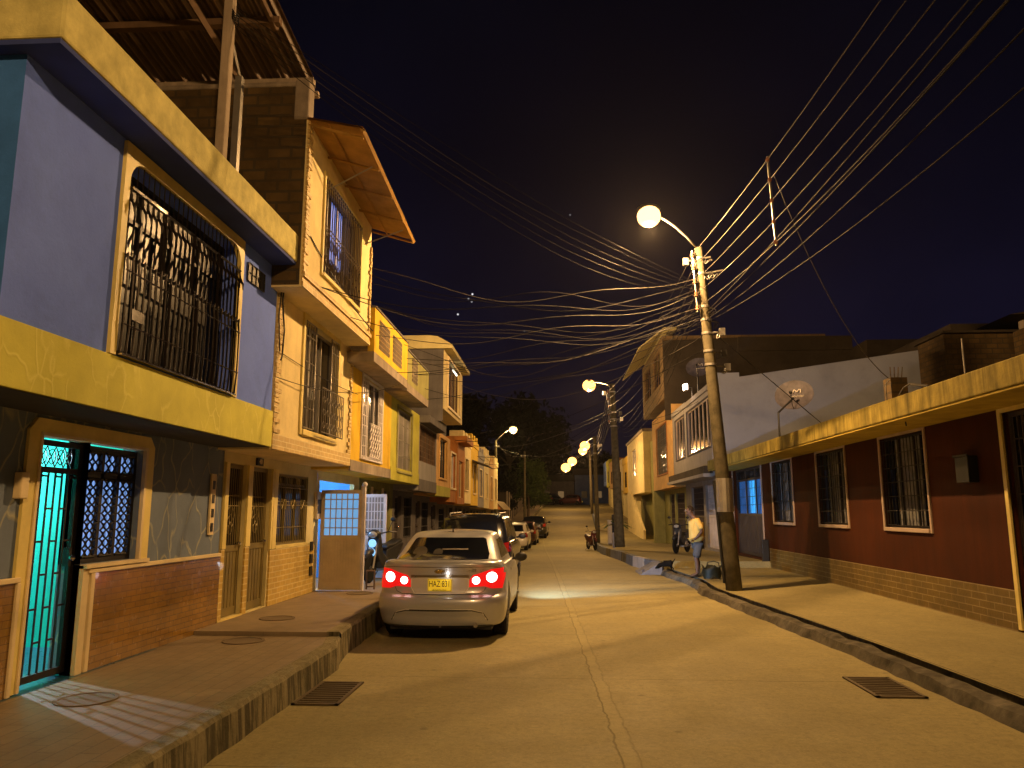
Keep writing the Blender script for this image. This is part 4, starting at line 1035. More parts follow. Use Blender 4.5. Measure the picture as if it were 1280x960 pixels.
# satellite dish
def dish(name, c, base, az, rr, lab, text=True):
    r = thing(name, lab, 'satellite dish', base)
    mb = MB(); N = 24; ring = 5
    d0 = Vector((math.sin(az), -math.cos(az), .35)).normalized(); ux = Vector((math.cos(az), math.sin(az), 0)); uz = ux.cross(d0)
    uz = -uz if uz.z < 0 else uz
    cc = Vector(c)
    for side in (0, 1):
        b = len(mb.v)
        for i in range(ring+1):
            q = i/ring
            for k in range(N):
                a = 2*math.pi*k/N
                p = cc+ux*(rr*q*math.cos(a))+uz*(rr*.86*q*math.sin(a))+d0*(rr*.22*q*q - rr*.22+side*-.012)
                mb.v.append(tuple(p))
        for i in range(ring):
            for k in range(N):
                a0 = b+i*N+k; a1 = b+i*N+(k+1) % N; mb.face((a0,a1,a1+N,a0+N))
    mk('reflector', mb, m['dishmat'], r, smooth=True)
    mb = MB(); mb.tube([base, (base[0], base[1], c[2]-.5), tuple(cc-d0*rr*.25)], .028, 8); mk('mast', mb, m['plastic'], r)
    mb = MB(); f = cc+d0*rr*.75-uz*rr*.25
    mb.tube([tuple(cc-uz*rr*.8), tuple(cc-uz*rr*.8+d0*rr*.3), tuple(f)], .012, 5); mb.sphere(tuple(f), .05, 8, 6); mk('feed_arm', mb, m['plastic'], r)
    if text:
        M4 = Matrix((( ux.x, uz.x, d0.x, c[0]),(ux.y, uz.y, d0.y, c[1]),(ux.z, uz.z, d0.z, c[2]),(0,0,0,1)))
        mb = MB(); M5 = M4 @ Matrix.Translation((rr*.15, rr*.22, -rr*.10))
        w_ = rr*.22
        pts = [(-w_*1.1, -.3*w_), (-w_*.75, .55*w_), (-w_*.3, .1*w_), (0, -.1*w_), (w_*.3,.5*w_), (w_*.7, .5*w_), (w_*.75, -.35*w_)]
        mb.tube([tuple(M5 @ Vector((p[0], p[1], 0))) for p in pts], rr*.035, 5)
        textmb(mb, 'movistar', rr*.2, M4 @ Matrix.Translation((rr*.15, -.02, -rr*.13)))
        mk('logo', mb, m['dishtext'], r)
    return r
m['dishmat'] = M('grey purple dish', (.11,.10,.13), .6, nz=.4, sc=6)
m['dishtext'] = M('pale lettering', (.75,.7,.68), .6, bump=0)
dish('satellite_dish', (6.55,21.4,4.95), (6.1,21.4,3.62), R(-28), .52, 'grey dish with pale logo standing on the stained roof edge')

# ================================================================== RIGHT 2: white house
h = row_house('off white two storey house with wide upstairs windows and long blank side wall', 1, 6.2, 5.65, 28.41, 37.8, .33, 3.05, 6.25, m['white_wall'], m['white_wall'],
  [('d',(29.7,32.9,.3,2.85),dict(mat=m['white_metal'],style='grid',split=.5)),('d',(33.4,36.3,.25,2.85),dict(mat=m['dark_door'],style='grid'))],
  [('w',(28.5,33.6,4.15,6.0),dict(frame=m['pale_frame'],mull=5,rec=.06,trim=.05,tm=m['grey_wall'])),('w',(34.3,36.9,4.15,6.0),dict(frame=m['pale_frame'],mull=2,rec=.06,trim=.05,tm=m['grey_wall']))], back=7.6)
mb = MB(); mb.box(5.66,6.75,28.395,28.41,3.65,6.84); mb.prism([(6.75,3.65),(13.25,3.65),(13.25,7.6),(6.75,6.68)], 'y', 28.396, 28.55); mb.box(5.66,6.74,28.42,28.6,6.25,6.83); mb.m = 0
mk('blank_side_wall', mb, m['greywhite'], h)
mb = MB(); mb.box(5.3,5.66,28.45,37.7,3.02,3.14); mb.m = 1; mb.box(5.35,5.62,28.5,37.6,3.141,3.42); mk('canopy_ledge', mb, [m['white_wall'], m['dark_render']], h)
mb = MB(); mb.box(5.60,5.72,33.8,37.78,6.255,6.5); mb.box(5.6,5.72,28.7,33.8,6.255,6.45); mk('front_parapet', mb, m['white_wall'], h)
fl = thing('floodlight', 'bright white floodlight on the parapet of the off white house', 'floodlight', (5.5,31.8,6.5))
mb = MB(); mb.box(5.30,5.42,31.7,32.1,6.72,7.0); mk('housing', mb, m['galv'], fl)
mb = MB(); mb.quad((5.29,31.72,6.74),(5.29,32.08,6.74),(5.27,32.08,6.98),(5.27,31.72,6.98)); mb.quad((5.3,31.695,6.74),(5.42,31.695,6.74),(5.42,31.695,6.98),(5.3,31.695,6.98)); mk('lens', mb, m['flood'], fl)
mb = MB(); mb.tube([(5.62,31.9,6.46),(5.62,31.9,6.85),(5.42,31.9,6.86)], .02, 6); mk('bracket', mb, m['galv'], fl)
light('floodlight_lamp', (5.15,31.7,6.8), (1,.7,.5), 18, .1)
dish('satellite_dish', (5.75,31.0,7.55), (5.75,31.2,6.5), R(-20), .5, 'dim dish with pale logo behind the floodlight')
m['upbrick'] = brick('dim tan brick', (.26,.17,.075), (.20,.13,.06), (.13,.10,.06), .34, .16, .015, .9, .6, grime=.3)
# orange house + 3rd storey
h = row_house('rust edged house with tall barred window and tiled rooftop storey', 1, 6.2, 5.62, 37.82, 45.6, .05, 2.95, 7.0, m['olive_wall'], m['orange_wall'],
  [('d',(38.3,41.2,.1,2.7),dict(mat=m['dark_door'],style='grid')),('d',(41.6,43.4,.1,2.7),dict(mat=m['dark_door'],style='grid'))],
  [('w',(39.6,43.7,3.75,6.3),dict(grille='grid',gm=m['galv'],mull=1,trim=.08,tm=m['rust_wall']))], back=8)
mb = MB(); mb.facade(1, 5.3, 37.9, 47.0, 7.3, 10.45, [(39,42,8.2,10.0),(43,46,8.2,10.0)], .15); mb.hull(1, 5.3, 37.9, 47.0, 7.3, 10.45, 8); mk('rooftop_storey', mb, m['upbrick'], h)
window(h, 1, 5.3, (39,42,8.2,10.0), m['glass'], m['wood'], mull=1); window(h, 1, 5.3, (43,46,8.2,10.0), m['glass'], m['wood'], mull=1)
mb = MB(); mb.prism([(5.4,10.75),(4.1,9.75),(4.1,9.82),(5.4,10.85),(6,10.85),(6,10.75)], 'y', 37.7, 47.2); mk('tilted_eave', mb, m['cream_low'], h)
mb = MB(); mb.box(5.32,14.5,37.86,37.895,6.2,9.6); mb.box(9,14.5,37.7,45,9.6,10.3); mb.prism([(5.32,9.6),(9,9.6),(9,10.3),(5.32,10.2)], 'y', 37.865, 37.895); mk('dark_side_wall', mb, m['dark_render'], h)
# dark blocks behind the red house
mb = MB(); mb.box(14.5,22,36,50,0,9.7); mb.box(13.26,15.5,26,34,3,8.0); mb.m = 1; mb.box(11.9,22,23.8,25.5,3.3,7.15); mb.box(13.5,17,21,23,3.3,7.0); mb.m = 0; mb.box(11.8,18,23.6,25.6,7.15,7.22); mb.m = 2; mb.box(14.4,15.6,23.7,24.2,7.23,7.6)
mb.m = 0; mb.prism([(13.6,7.6),(16.6,7.6),(16.6,7.75),(15.0,7.85)], 'y', 23.2, 25.2)
solo('unfinished_block', mb, [m['dark_render'], m['raw_brick'], m['concrete_band']], 'dark unfinished brick upper floors behind the red house roof', 'building', loc=(15,25,3))
# yellow corner house, side wall facing us
h = row_house('yellow house with blank olive side wall and a slanted stair wall below', 1, 6.6, 5.57, 50, 61.5, -.05, 3.0, 6.9, m['olive_wall'], m['yellow_pale'] if 'yellow_pale' in m else m['cream_wall'],
  [], [('w',(55,58,4.3,6.2),dict(frame=m['white_metal']))], back=6)
mb = MB(); mb.box(5.5,12,49.9,61.6,6.903,7.1); mk('roof_slab', mb, m['concrete_band'], h)
mb = MB(); mb.prism([(50.2,-.1),(61,-.1),(61,3.2),(58.5,3.2),(50.2,.6)], 'x', 5.45, 5.6); mk('stair_wall', mb, m['cream_wall'], h)
h = row_house('small olive and cream house with a bluish barred window', 1, 6.3, 6.0, 45.7, 49.9, -.05, 2.95, 6.2, m['cream_wall'], m['olive_wall'], [('w',(47.6,49.4,1.0,2.6),dict(frame=m['white_metal'],grille='bars',pane=m['glass_blue']))], [])
mb = MB(); mb.box(5.6,6.3,45.4,46.2,-.1,2.94); mk('pillar', mb, m['olive_wall'], h)
y = 61.6
labs = ['first', 'second', 'third', 'fourth', 'fifth', 'sixth', 'seventh']
cs = ['ochre', 'yellow', 'cream', 'rusty', 'pale ochre', 'yellow green', 'bluish']
mats = [m['orange_wall'], m['yellow_house'], m['cream_wall'], m['rust_wall'], m['orange_wall'], m['green_wall'], M('blue light tinted wall', (.12,.2,.5), .8)]  # last wall has blue light put into its colour
for k in range(7):
    L = 6.0; zf = g(y+3)+.3
    row_house(f'{cs[k]} house in the far right row, {labs[k]} beyond the yellow corner house', 1, 6.8, 6.2, y, y+L, zf, zf+2.6, zf+5.2, m['cream_low'], mats[k], [('d',(y+1,y+2.2,zf+.02,zf+2.2))], [('w',(y+2,y+4,zf+3.1,zf+4.5),dict(frame=m['wood'],grille='bars'))], parapet=(.4+.2*(k % 2),.05,mats[k]))
    y += L+.05
# ================================================================== vehicles
def sampl(tab, t):
    if t <= tab[0][0]: return tab[0][1]
    for (a, va), (b, vb) in zip(tab, tab[1:]):
        if t <= b: return va+(vb-va)*(t-a)/(b-a)
    return tab[-1][1]
def contour(w, yr, yf, dr, df, n=3.2, nr=9, ns=16):
    pts = []
    for i in range(nr+1):
        a = math.pi/2*i/nr; e = 2/n
        pts.append((w*math.sin(a)**e, yr+dr*(1-math.cos(a)**e)))
    for i in range(1, ns):
        pts.append((w, yr+dr+(yf-df-yr-dr)*i/ns))
    for i in range(nr, -1, -1):
        a = math.pi/2*i/nr; e = 2/n
        pts.append((w*math.sin(a)**e, yf-df*(1-math.cos(a)**e)))
    return pts
def stack(mb, levels, cap=.03, bottom=True):
    """levels: list of (contour, zfun)"""
    n = len(levels[0][0]); rings = []
    for c, zf in levels:
        ring = [mb.add([(x, y, zf(y))]) for (x, y) in c]
        ring += [mb.add([(-c[i][0], c[i][1], zf(c[i][1]))]) for i in range(n-2, 0, -1)]
        rings.append(ring)
    for a, b in zip(rings, rings[1:]):
        k = len(a)
        for i in range(k): mb.face((a[i], a[(i+1) % k], b[(i+1) % k], b[i]))
    for ring, s in ((rings[-1], 1), (rings[0], -1)):
        if s < 0 and not bottom: continue
        k = len(ring); half = n-1
        mid = []
        for i in range(n):
            v = Vector(mb.v[ring[i]])
            mid.append(ring[i] if i in (0, n-1) else mb.add([(0, v.y, v.z+s*cap*(1 if 3 < i < n-4 else .3) if s > 0 else v.z)]))
        for i in range(n-1):
            R_ = ring[i]; R2 = ring[i+1]; L_ = ring[(k-i) % k]; L2 = ring[(k-i-1) % k]
            for (p, q) in ((R_, R2), (L_, L2)):
                f = [p, q, mid[i+1], mid[i]]
                f2 = []
                for t in f:
                    if t not in f2: f2.append(t)
                if s*(1 if p == R_ else -1) < 0: f2 = f2[::-1]
                if len(f2) > 2: mb.face(f2)
def eval_mesh(o):
    bpy.context.view_layer.update()
    return bpy.data.meshes.new_from_object(o.evaluated_get(bpy.context.evaluated_depsgraph_get()))
def drape(bvh, poly, axis, side, off=.004, cell=.05):
    """axis 'y': poly (x,z) projected along y from side; 'x': poly (y,z) projected along x; 'z': poly (x,y) projected down"""
    bm = bmesh.new(); vs = [bm.verts.new((p[0], p[1], 0)) for p in poly]; bm.faces.new(vs)
    bmesh.ops.triangulate(bm, faces=bm.faces[:])
    x0 = min(p[0] for p in poly); x1 = max(p[0] for p in poly); z0 = min(p[1] for p in poly); z1 = max(p[1] for p in poly)
    for k in range(1, int((x1-x0)/cell)+1):
        bmesh.ops.bisect_plane(bm, geom=bm.verts[:]+bm.edges[:]+bm.faces[:], plane_co=(x0+k*cell, 0, 0), plane_no=(1, 0, 0))
    for k in range(1, int((z1-z0)/cell)+1):
        bmesh.ops.bisect_plane(bm, geom=bm.verts[:]+bm.edges[:]+bm.faces[:], plane_co=(0, z0+k*cell, 0), plane_no=(0, 1, 0))
    mb = MB(); ok = {}
    bm.verts.index_update()
    for v in bm.verts:
        a, b = v.co.x, v.co.y
        if axis == 'y': o, d = Vector((a, side*12, b)), Vector((0, -side, 0))
        elif axis == 'x': o, d = Vector((side*5, a, b)), Vector((-side, 0, 0))
        else: o, d = Vector((a, b, 5)), Vector((0, 0, -1))
        h = bvh.ray_cast(o, d)
        if h[0] is None: mb.v.append((0,0,0)); continue
        nn = h[1]
        if nn.dot(d) > 0: nn = -nn
        ok[v.index] = 1; mb.v.append(tuple(h[0]+nn*off))
    for f in bm.faces:
        if all(v.index in ok for v in f.verts): mb.face([v.index for v in f.verts])
    bm.free(); return mb
def mirx(poly): return [(-p[0], p[1]) for p in poly][::-1]
def ell(cx, cz, rx, rz, n=16): return [(cx+rx*math.cos(2*math.pi*i/n), cz+rz*math.sin(2*math.pi*i/n)) for i in range(n)]
def wheel(root, x, y, r, w, sgn):
    o = None
    mb = MB(); mb.lathe([(r*.62,-w/2),(r*.92,-w/2),(r,-w*.38),(r,w*.38),(r*.92,w/2),(r*.62,w/2)], (x,y,r), 28, 'x')
    o = mk('wheel', mb, m['tyre'], root, smooth=False)
    mb = MB(); xo = x+sgn*w*.42
    mb.lathe([(r*.62,-.05*sgn),(r*.62,.01*sgn),(r*.56,.0),(r*.5,-.03*sgn)], (xo,y,r), 24, 'x', close=False)
    for k in range(7):
        a = 2*math.pi*k/7; mb.tube([(xo-.01*sgn,y,r),(xo-.0*sgn,y+r*.55*math.cos(a),r+r*.55*math.sin(a))], [.035,.022], 4)
    mb.sphere((xo,y,r), .05, 8, 6); mk('rim', mb, m['rim'], o)
def car(name, label, loc, P, paint, rz=0, lit=False, group=None, text=None):
    root = thing(name, label, 'car', (0,0,0), group)
    L, W, zb = P['L'], P['W']/2, P['zb']
    belt = lambda y: sampl(P['belt'], y)
    zr0 = belt(0)
    lv = []
    for (z, yr, yf, wf) in P['levels']:
        t = (z-zb)/(zr0-zb)
        lv.append((contour(W*wf, yr, L-yf, P.get('dr', .5), P.get('df', .8), P.get('n', 3.2)), (lambda t: (lambda y: zb+(belt(y)-zb)*t))(t)))
    mb = MB(); stack(mb, lv, .025)
    body = mk('body', mb, paint, root, smooth=True, sub=1); fixn(body)
    body.data.polygons.foreach_set('use_smooth', [True]*len(body.data.polygons))
    # wheel arches
    me = eval_mesh(body); body.modifiers.clear(); body.data = me
    cut = MB()
    for y in P['wy']:
        for s in (-1, 1): cut.lathe([(P['wr']+.055,-.16),(P['wr']+.055,.14)], (s*(W-.05), y, P['wr']), 32, 'x')
    co = mk('cutter', cut, m['plastic']); 
    b = body.modifiers.new('B', 'BOOLEAN'); b.object = co; b.operation = 'DIFFERENCE'; b.solver = 'EXACT'
    me = eval_mesh(body); body.modifiers.clear(); body.data = me
    if not me.materials: me.materials.append(paint)
    me.materials.clear(); me.materials.append(paint); bpy.data.objects.remove(co)
    me.polygons.foreach_set('material_index', [0]*len(me.polygons))
    # greenhouse
    gl = []
    for (s, ya, yb, wf) in P['green']:
        f = (lambda s: (lambda y: (belt(y)-.03)*(1-s)+P['roof'](y)*s))(s)
        gl.append((contour(W*wf, ya, yb, P.get('gdr', .28), .35, 2.8), f))
    mb = MB(); stack(mb, gl, .035, False)
    cab = mk('roof', mb, paint, root, smooth=True, sub=1)
    gme = eval_mesh(cab)
    V = [v.co.copy() for v in body.data.vertices]; F = [tuple(p.vertices) for p in body.data.polygons]; nb = len(V)
    V += [v.co.copy() for v in gme.vertices]; F += [tuple(nb+i for i in p.vertices) for p in gme.polygons]
    bvh = BVHTree.FromPolygons(V, F)
    def dr(nm, poly, mat, axis='y', side=-1, off=.004, cell=.05, par=None, both=False, label=None):
        mb = drape(bvh, poly, axis, side, off, cell)
        if both:
            mb2 = drape(bvh, mirx(poly), axis, side, off, cell) if axis == 'y' else drape(bvh, poly, axis, -side, off, cell)
            n0 = len(mb.v); mb.v += mb2.v; [mb.face([n0+i for i in f]) for f in mb2.f]
        if not mb.f: return None
        return mk(nm, mb, mat, par or root, smooth=True, label=label)
    dr('rear_window', P['rw'], m['glass'])
    for s in (-1, 1):
        for pl in P['sw']: dr('side_window', pl, m['glass'], 'x', s)
    if 'fw' in P: dr('windscreen', P['fw'], m['glass'], 'y', 1)
    for s in (1, -1):
        pl = P['tail'] if s > 0 else mirx(P['tail'])
        t = dr('tail_light', pl, m['lamp_red'] if lit else m['lamp_reddark'], off=.008)
        if lit:
            for (cx, cz, r) in P['bulbs']: dr('bulb', ell(s*cx, cz, r, r, 20), m['lamp_hot'], off=.013, par=t, cell=.03)
    for x, y in [(s*(W-.13), y) for y in P['wy'] for s in (-1, 1)]:
        wheel(root, x, y, P['wr'], .21, 1 if x > 0 else -1)
    # underside shadow mass, plate, mirrors
    mb = MB(); mb.box(-W*.78, W*.78, .25, L-.3, .16, .4); mk('underbody', mb, m['plastic'], root)
    for s in (-1, 1):
        y, z = P['mir']
        mb = MB(); mb.sphere((s*(W+.09), y, z), .105, 10, 8, (1, .55, .72)); mb.bar((s*(W-.06), y+.02, z-.03), (s*(W+.06), y, z-.02), .025, 5)
        mk('wing_mirror', mb, m['plastic'] if P.get('blackmir', 1) else paint, root, smooth=True)
    px, pz = P['plate']
    h = bvh.ray_cast(Vector((px, -3, pz)), Vector((0, 1, 0)))
    yp = (h[0].y if h[0] else 0)-.012
    mb = MB(); mb.box(px-.165, px+.165, yp-.006, yp+.004, pz-.083, pz+.083)
    plt = mk('licence_plate', mb, m['plate_y'], root, bevel=.004)
    if text:
        M4 = lambda x, z: Matrix(((1,0,0,x),(0,0,-1,yp-.009),(0,1,0,z),(0,0,0,1)))
        mb = MB(); textmb(mb, text[0], .118, M4(px, pz+.012) @ Matrix.Scale(.66, 4, (1,0,0)), .002, 1.0); textmb(mb, text[1], .03, M4(px, pz-.066), .002)
        for xx in (px-.16, px+.155): mb.box(xx, xx+.005, yp-.008, yp-.006, pz-.078, pz+.078)
        for zz in (pz-.08, pz+.075): mb.box(px-.16, px+.16, yp-.008, yp-.006, zz, zz+.005)
        mk('lettering', mb, m['plate_k'], plt)
    if 'extra' in P: P['extra'](root, dr, bvh, mk)
    root.location = loc; root.rotation_euler = (0, 0, rz)
    return root
def sedan_extra(root, dr, bvh, mk_):
    def line(pts, nm, w=.007, mat=m['plastic'], off=.0035, par=None):
        mb = MB()
        for (a, b) in zip(pts, pts[1:]):
            dx, dz = b[0]-a[0], b[1]-a[1]; l = math.hypot(dx, dz); nx, nz = -dz/l*w/2, dx/l*w/2
            q = drape(bvh, [(a[0]-nx,a[1]-nz),(b[0]-nx,b[1]-nz),(b[0]+nx,b[1]+nz),(a[0]+nx,a[1]+nz)], 'y', -1, off, .04)
            n0 = len(mb.v); mb.v += q.v; [mb.face([n0+i for i in f]) for f in q.f]
        return mk(nm, mb, mat, par or root)
    line([(-.63,.735),(-.60,.68),(-.52,.645),(0,.632),(.52,.645),(.60,.68),(.63,.735)], 'boot_gap')
    line([(-.84,.985),(-.70,1.005),(0,1.0),(.70,1.005),(.84,.985)], 'boot_crease_shade', .006, m['paint_shadow'])
    dr('plate_recess', [(-.33,.66),(.33,.66),(.39,.74),(.39,.87),(-.39,.87),(-.39,.74)], m['paint_recess_lit'], off=.003)  # lighter paint stands in for lamp light on the plate recess
    line([(-.40,.88),(.40,.88)], 'boot_handle', .03, m['chrome_dull'], .012)
    line([(-.36,.65),(.36,.65)], 'recess_edge_highlight', .014, m['paint_highlight'], .006)
    line([(-.39,.85),(-.40,.74),(-.35,.66)], 'recess_edge_highlight', .014, m['paint_highlight'], .006); line([(.39,.85),(.40,.74),(.35,.66)], 'recess_edge_highlight', .014, m['paint_highlight'], .006)
    line([(-.66,.30),(-.60,.40),(-.45,.435),(0,.43),(.45,.435),(.60,.40),(.66,.30)], 'bumper_crease_shade', .014, m['paint_shadow'])
    line([(-.64,.315),(-.585,.415),(-.45,.452),(0,.447),(.45,.452),(.585,.415),(.64,.315)], 'bumper_edge_highlight', .010, m['paint_highlight'])
    line([(-.40,.445),(.40,.44)], 'bumper_vent', .012, m['plastic'], .006)
    line([(-.80,.225),(0,.215),(.80,.225)], 'bumper_lip', .03, m['plastic'])
    # emblem: a stretched cross on a ring, and small model script
    dr('emblem', ell(0,.945,.075,.033,20), m['chrome_dull'], off=.006, cell=.03)
    dr('emblem_badge', [(-.06,.936),(-.02,.936),(-.02,.922),(.03,.922),(.03,.936),(.06,.936),(.055,.955),(.02,.955),(.02,.968),(-.03,.968),(-.03,.955),(-.055,.955)], m['gold'], off=.010, cell=.03)
    mb = MB(); h = bvh.ray_cast(Vector((.45,-3,.95)), Vector((0,1,0))); yp = h[0].y-.008
    M4 = Matrix(((1,0,0,.43),(0,0,-1,yp),(0,1,0,.955),(0,0,0,1))); textmb(mb, 'CRUZE', .045, M4, .002)
    M4 = Matrix(((1,0,0,.58),(0,0,-1,yp+.012),(0,1,0,.955),(0,0,0,1))); textmb(mb, 'LT', .045, M4, .002); mk('badge_script', mb, m['chrome_dull'], root)
    mb = MB(); mb.tube([(0,1.42,1.44),(0,1.38,1.50),(0,1.36,1.54)], [.014,.008,.004], 6); mb.sphere((0,1.43,1.43), .03, 8, 6, (1,1.6,.5)); mk('aerial', mb, m['plastic'], root)
    # rear window border, painted reflection strip, speaker shelf and sticker
    dr('window_reflection', [(-.08,1.20),(.30,1.20),(.30,1.212),(-.08,1.212)], M('third brake lamp', (.35,.30,.25), .4), off=.007)  # pale strip painted on the glass as a reflection
    mb = MB()
    for (cx, cz, r) in ((-.42, 1.165, .115),):
        pass
    dr('round_sun_shade', ell(-.40,1.17,.105,.075,24), M('murky cabin shapes', (.045,.038,.03), .5), off=.0055)
    dr('seat_headrest', ell(-.13,1.165,.07,.05,16), M('murky headrest', (.018,.015,.012), .6), off=.0055)
    dr('door_gap', [(1.0,.3),(1.012,.3),(1.012,1.0),(1.0,1.0)], m['plastic'], 'x', 1)
    dr('door_handle', [(1.55,.86),(1.72,.87),(1.72,.90),(1.55,.89)], m['chrome'], 'x', 1, off=.02)
    dr('fuel_flap', ell(.55,.86,.08,.08,16), m['paint_beige'], 'x', 1, off=.003)
    mb = MB()
    for x in (.50,): mb.tube([(x,.05,.24),(x,.3,.24)], .03, 8)
    mk('exhaust_pipe', mb, m['galv'], root)
m['paint_recess_lit'] = carpaint('lightened recess paint', (.62, .60, .58), .2); m['paint_shadow'] = M('panel gap shade', (.07,.06,.045), .5, bump=0)  # dark strips put crease shade into the paint
m['paint_highlight'] = M('painted edge highlight', (.85, .82, .78), .3, 0, bump=0, coat=.5); m['chrome_dull'] = M('dull chrome', (.30,.26,.2), .3, .9, bump=0)  # pale strips imitate light caught on the recess and bumper edges
SED = dict(L=4.6, W=1.80, zb=.20, belt=[(0,1.085),(.55,1.10),(1.0,1.02),(3.2,.98),(3.7,.94),(4.4,.80),(4.6,.74)],
  levels=[(.20,.10,.14,.90),(.235,.055,.08,.945),(.30,.035,.04,.97),(.36,.03,.02,.985),(.42,.0,.0,.995),(.50,-.012,.0,1.0),(.575,-.005,.0,1.0),(.605,.018,.02,1.0),(.63,.075,.03,.998),(.66,.095,.04,.995),(.76,.10,.06,.99),(.87,.10,.10,.98),(.93,.088,.14,.97),(.99,.07,.18,.955),(1.03,.05,.22,.935),(1.06,.055,.26,.91),(1.085,.10,.30,.87)],
  roof=lambda y: 1.455-.05*((y-2.0)/1.3)**2, green=[(0,.52,3.62,.86),(.15,.62,3.52,.845),(.4,.80,3.2,.80),(.7,1.02,2.85,.745),(.9,1.2,2.6,.69),(.97,1.30,2.5,.65),(1,1.42,2.4,.60)],
  wr=.325, wy=(.95, 3.63), rw=[(-.64,1.095),(.64,1.095),(.535,1.345),(.50,1.365),(-.50,1.365),(-.535,1.345)],
  sw=[[(1.28,1.06),(2.15,1.06),(2.15,1.34),(1.55,1.33)],[(2.2,1.06),(3.1,1.05),(2.75,1.30),(2.2,1.34)]], fw=None,
  tail=[(.40,.735),(.405,.83),(.45,.895),(.56,.925),(.70,.975),(.868,.985),(.872,.86),(.84,.71),(.70,.715),(.61,.745)], bulbs=[(.70,.865,.070),(.495,.825,.052)], mir=(2.75, 1.0), plate=(0,.765), n=3.0, dr=.5, extra=sedan_extra)
SED.pop('fw')
car('parked_sedan', 'champagne sedan with lit brake lights parked by the left kerb, nearest car', (-1.62, 10.65, .0), SED, m['paint_beige'], 0, True, text=('HAZ\u00b7831', 'BOGOTA D.C.'))
spr = bpy.data.objects['parked_sedan']
for s in (-1, 1):
    mb = MB(); mb.sphere((-1.6+s*.66,15.06,.70), .1, 12, 8, (1.2,.8,.8)); o = mk('headlight', mb, emis('lit headlight %d' % s, (.8,.9,1), 8), None, smooth=True); o.parent = spr; o.location = (1.6,-10.62,0); 
    l = light('headlight_beam', (-1.6+s*.66,15.22,.70), (.50,.70,1), (1900 if s > 0 else 300), .05, 'SPOT', spot_size=R(66), spot_blend=1.0); l.rotation_euler = (R(88),0,R(-27))
light('plate_lamp', (-1.52, 10.64, .86), (1,.9,.8), .25, .02)
for s in (-.7, .7): light('brake_glow', (-1.60+s, 10.45, .86), (1,.05,.03), .35, .08)
def suv_extra(root, dr, bvh, mk_):
    for s in (-1, 1):
        mb = MB(); mb.tube([(s*.58,.7,1.66),(s*.60,.8,1.72),(s*.60,2.6,1.74),(s*.58,2.8,1.68)], .018, 6); mk('roof_rail', mb, m['galv'], root)
    dr('garnish', [(-.6,.95),(.6,.95),(.6,1.0),(-.6,1.0)], m['chrome_dull'])
SUV = dict(L=4.6, W=1.86, zb=.28, belt=[(0,1.06),(.5,1.1),(3.0,1.08),(3.5,1.04),(4.5,.9),(4.6,.85)],
  levels=[(.28,.08,.12,.92),(.34,.02,.04,.96),(.5,.0,.0,.99),(.65,.02,.0,1),(.70,.07,.03,1),(.85,.08,.08,.99),(1.0,.10,.14,.97),(1.06,.12,.22,.94)],
  roof=lambda y: 1.70-.06*((y-1.8)/1.6)**2, green=[(0,.13,3.6,.92),(.3,.2,3.4,.89),(.7,.36,3.0,.82),(.92,.5,2.7,.76),(1,.72,2.5,.68)], gdr=.3,
  wr=.36, wy=(.9,3.6), rw=[(-.66,1.12),(.66,1.12),(.56,1.52),(-.56,1.52)], sw=[[(.6,1.15),(1.5,1.15),(1.5,1.52),(.8,1.5)],[(1.55,1.15),(3.1,1.14),(2.75,1.5),(1.55,1.52)]],
  tail=[(.66,.82),(.68,1.02),(.9,1.06),(.91,.84)], mir=(2.9,1.12), plate=(0,.8), extra=suv_extra)
car('parked_car', 'black sport utility car parked just beyond the champagne sedan', (-2.02, 18.0, 0), SUV, m['paint_black'], R(-1))
HAT = dict(L=3.5, W=1.60, zb=.22, belt=[(0,.98),(.5,1.0),(2.5,.97),(3.2,.85),(3.5,.75)],
  levels=[(.22,.08,.1,.92),(.28,.02,.04,.96),(.42,.0,.0,.99),(.56,.01,.0,1),(.60,.06,.03,1),(.8,.08,.08,.99),(.92,.10,.14,.97),(.98,.12,.22,.94)],
  roof=lambda y: 1.50-.07*((y-1.5)/1.2)**2, green=[(0,.12,3.0,.93),(.3,.17,2.8,.90),(.7,.28,2.45,.83),(.92,.38,2.2,.77),(1,.58,2.0,.68)], gdr=.28,
  wr=.28, wy=(.62,2.95), rw=[(-.58,1.02),(.58,1.02),(.50,1.36),(-.50,1.36)], sw=[[(.55,1.04),(1.25,1.04),(1.25,1.36),(.7,1.34)],[(1.3,1.04),(2.4,1.03),(2.1,1.33),(1.3,1.37)]],
  tail=[(.62,.70),(.62,.95),(.76,.96),(.785,.72)], mir=(2.3,1.0), plate=(0,.5), blackmir=0)
car('parked_car', 'small white hatchback parked third in the left row, facing away', (-2.42, 42.0, g(43)), HAT, m['paint_white'], R(-2))
car('parked_car', 'dark red hatchback parked between the white hatchback and the farthest dark car', (-2.15, 49.0, g(50)), dict(HAT, L=3.8, roof=lambda y: 1.46-.07*((y-1.5)/1.2)**2), m['paint_red'], R(-2))
car('parked_car', 'dark sedan parked farthest up the left row', (-1.75, 56.0, g(57)), dict(SUV, roof=lambda y: 1.55-.06*((y-1.8)/1.6)**2, extra=lambda *a: None), m['paint_black'], R(-2))
car('parked_car', 'black off road car standing on the cross street at the top of the hill', (-1.7, 112.5, g(113)), SUV, m['paint_black'], R(-25))
car('parked_car', 'red car glimpsed on the cross street at the top of the hill', (3.6, 113.5, g(113)), HAT, M('bright red paint', (.08,.01,.008), .3, .3, bump=0), R(80))

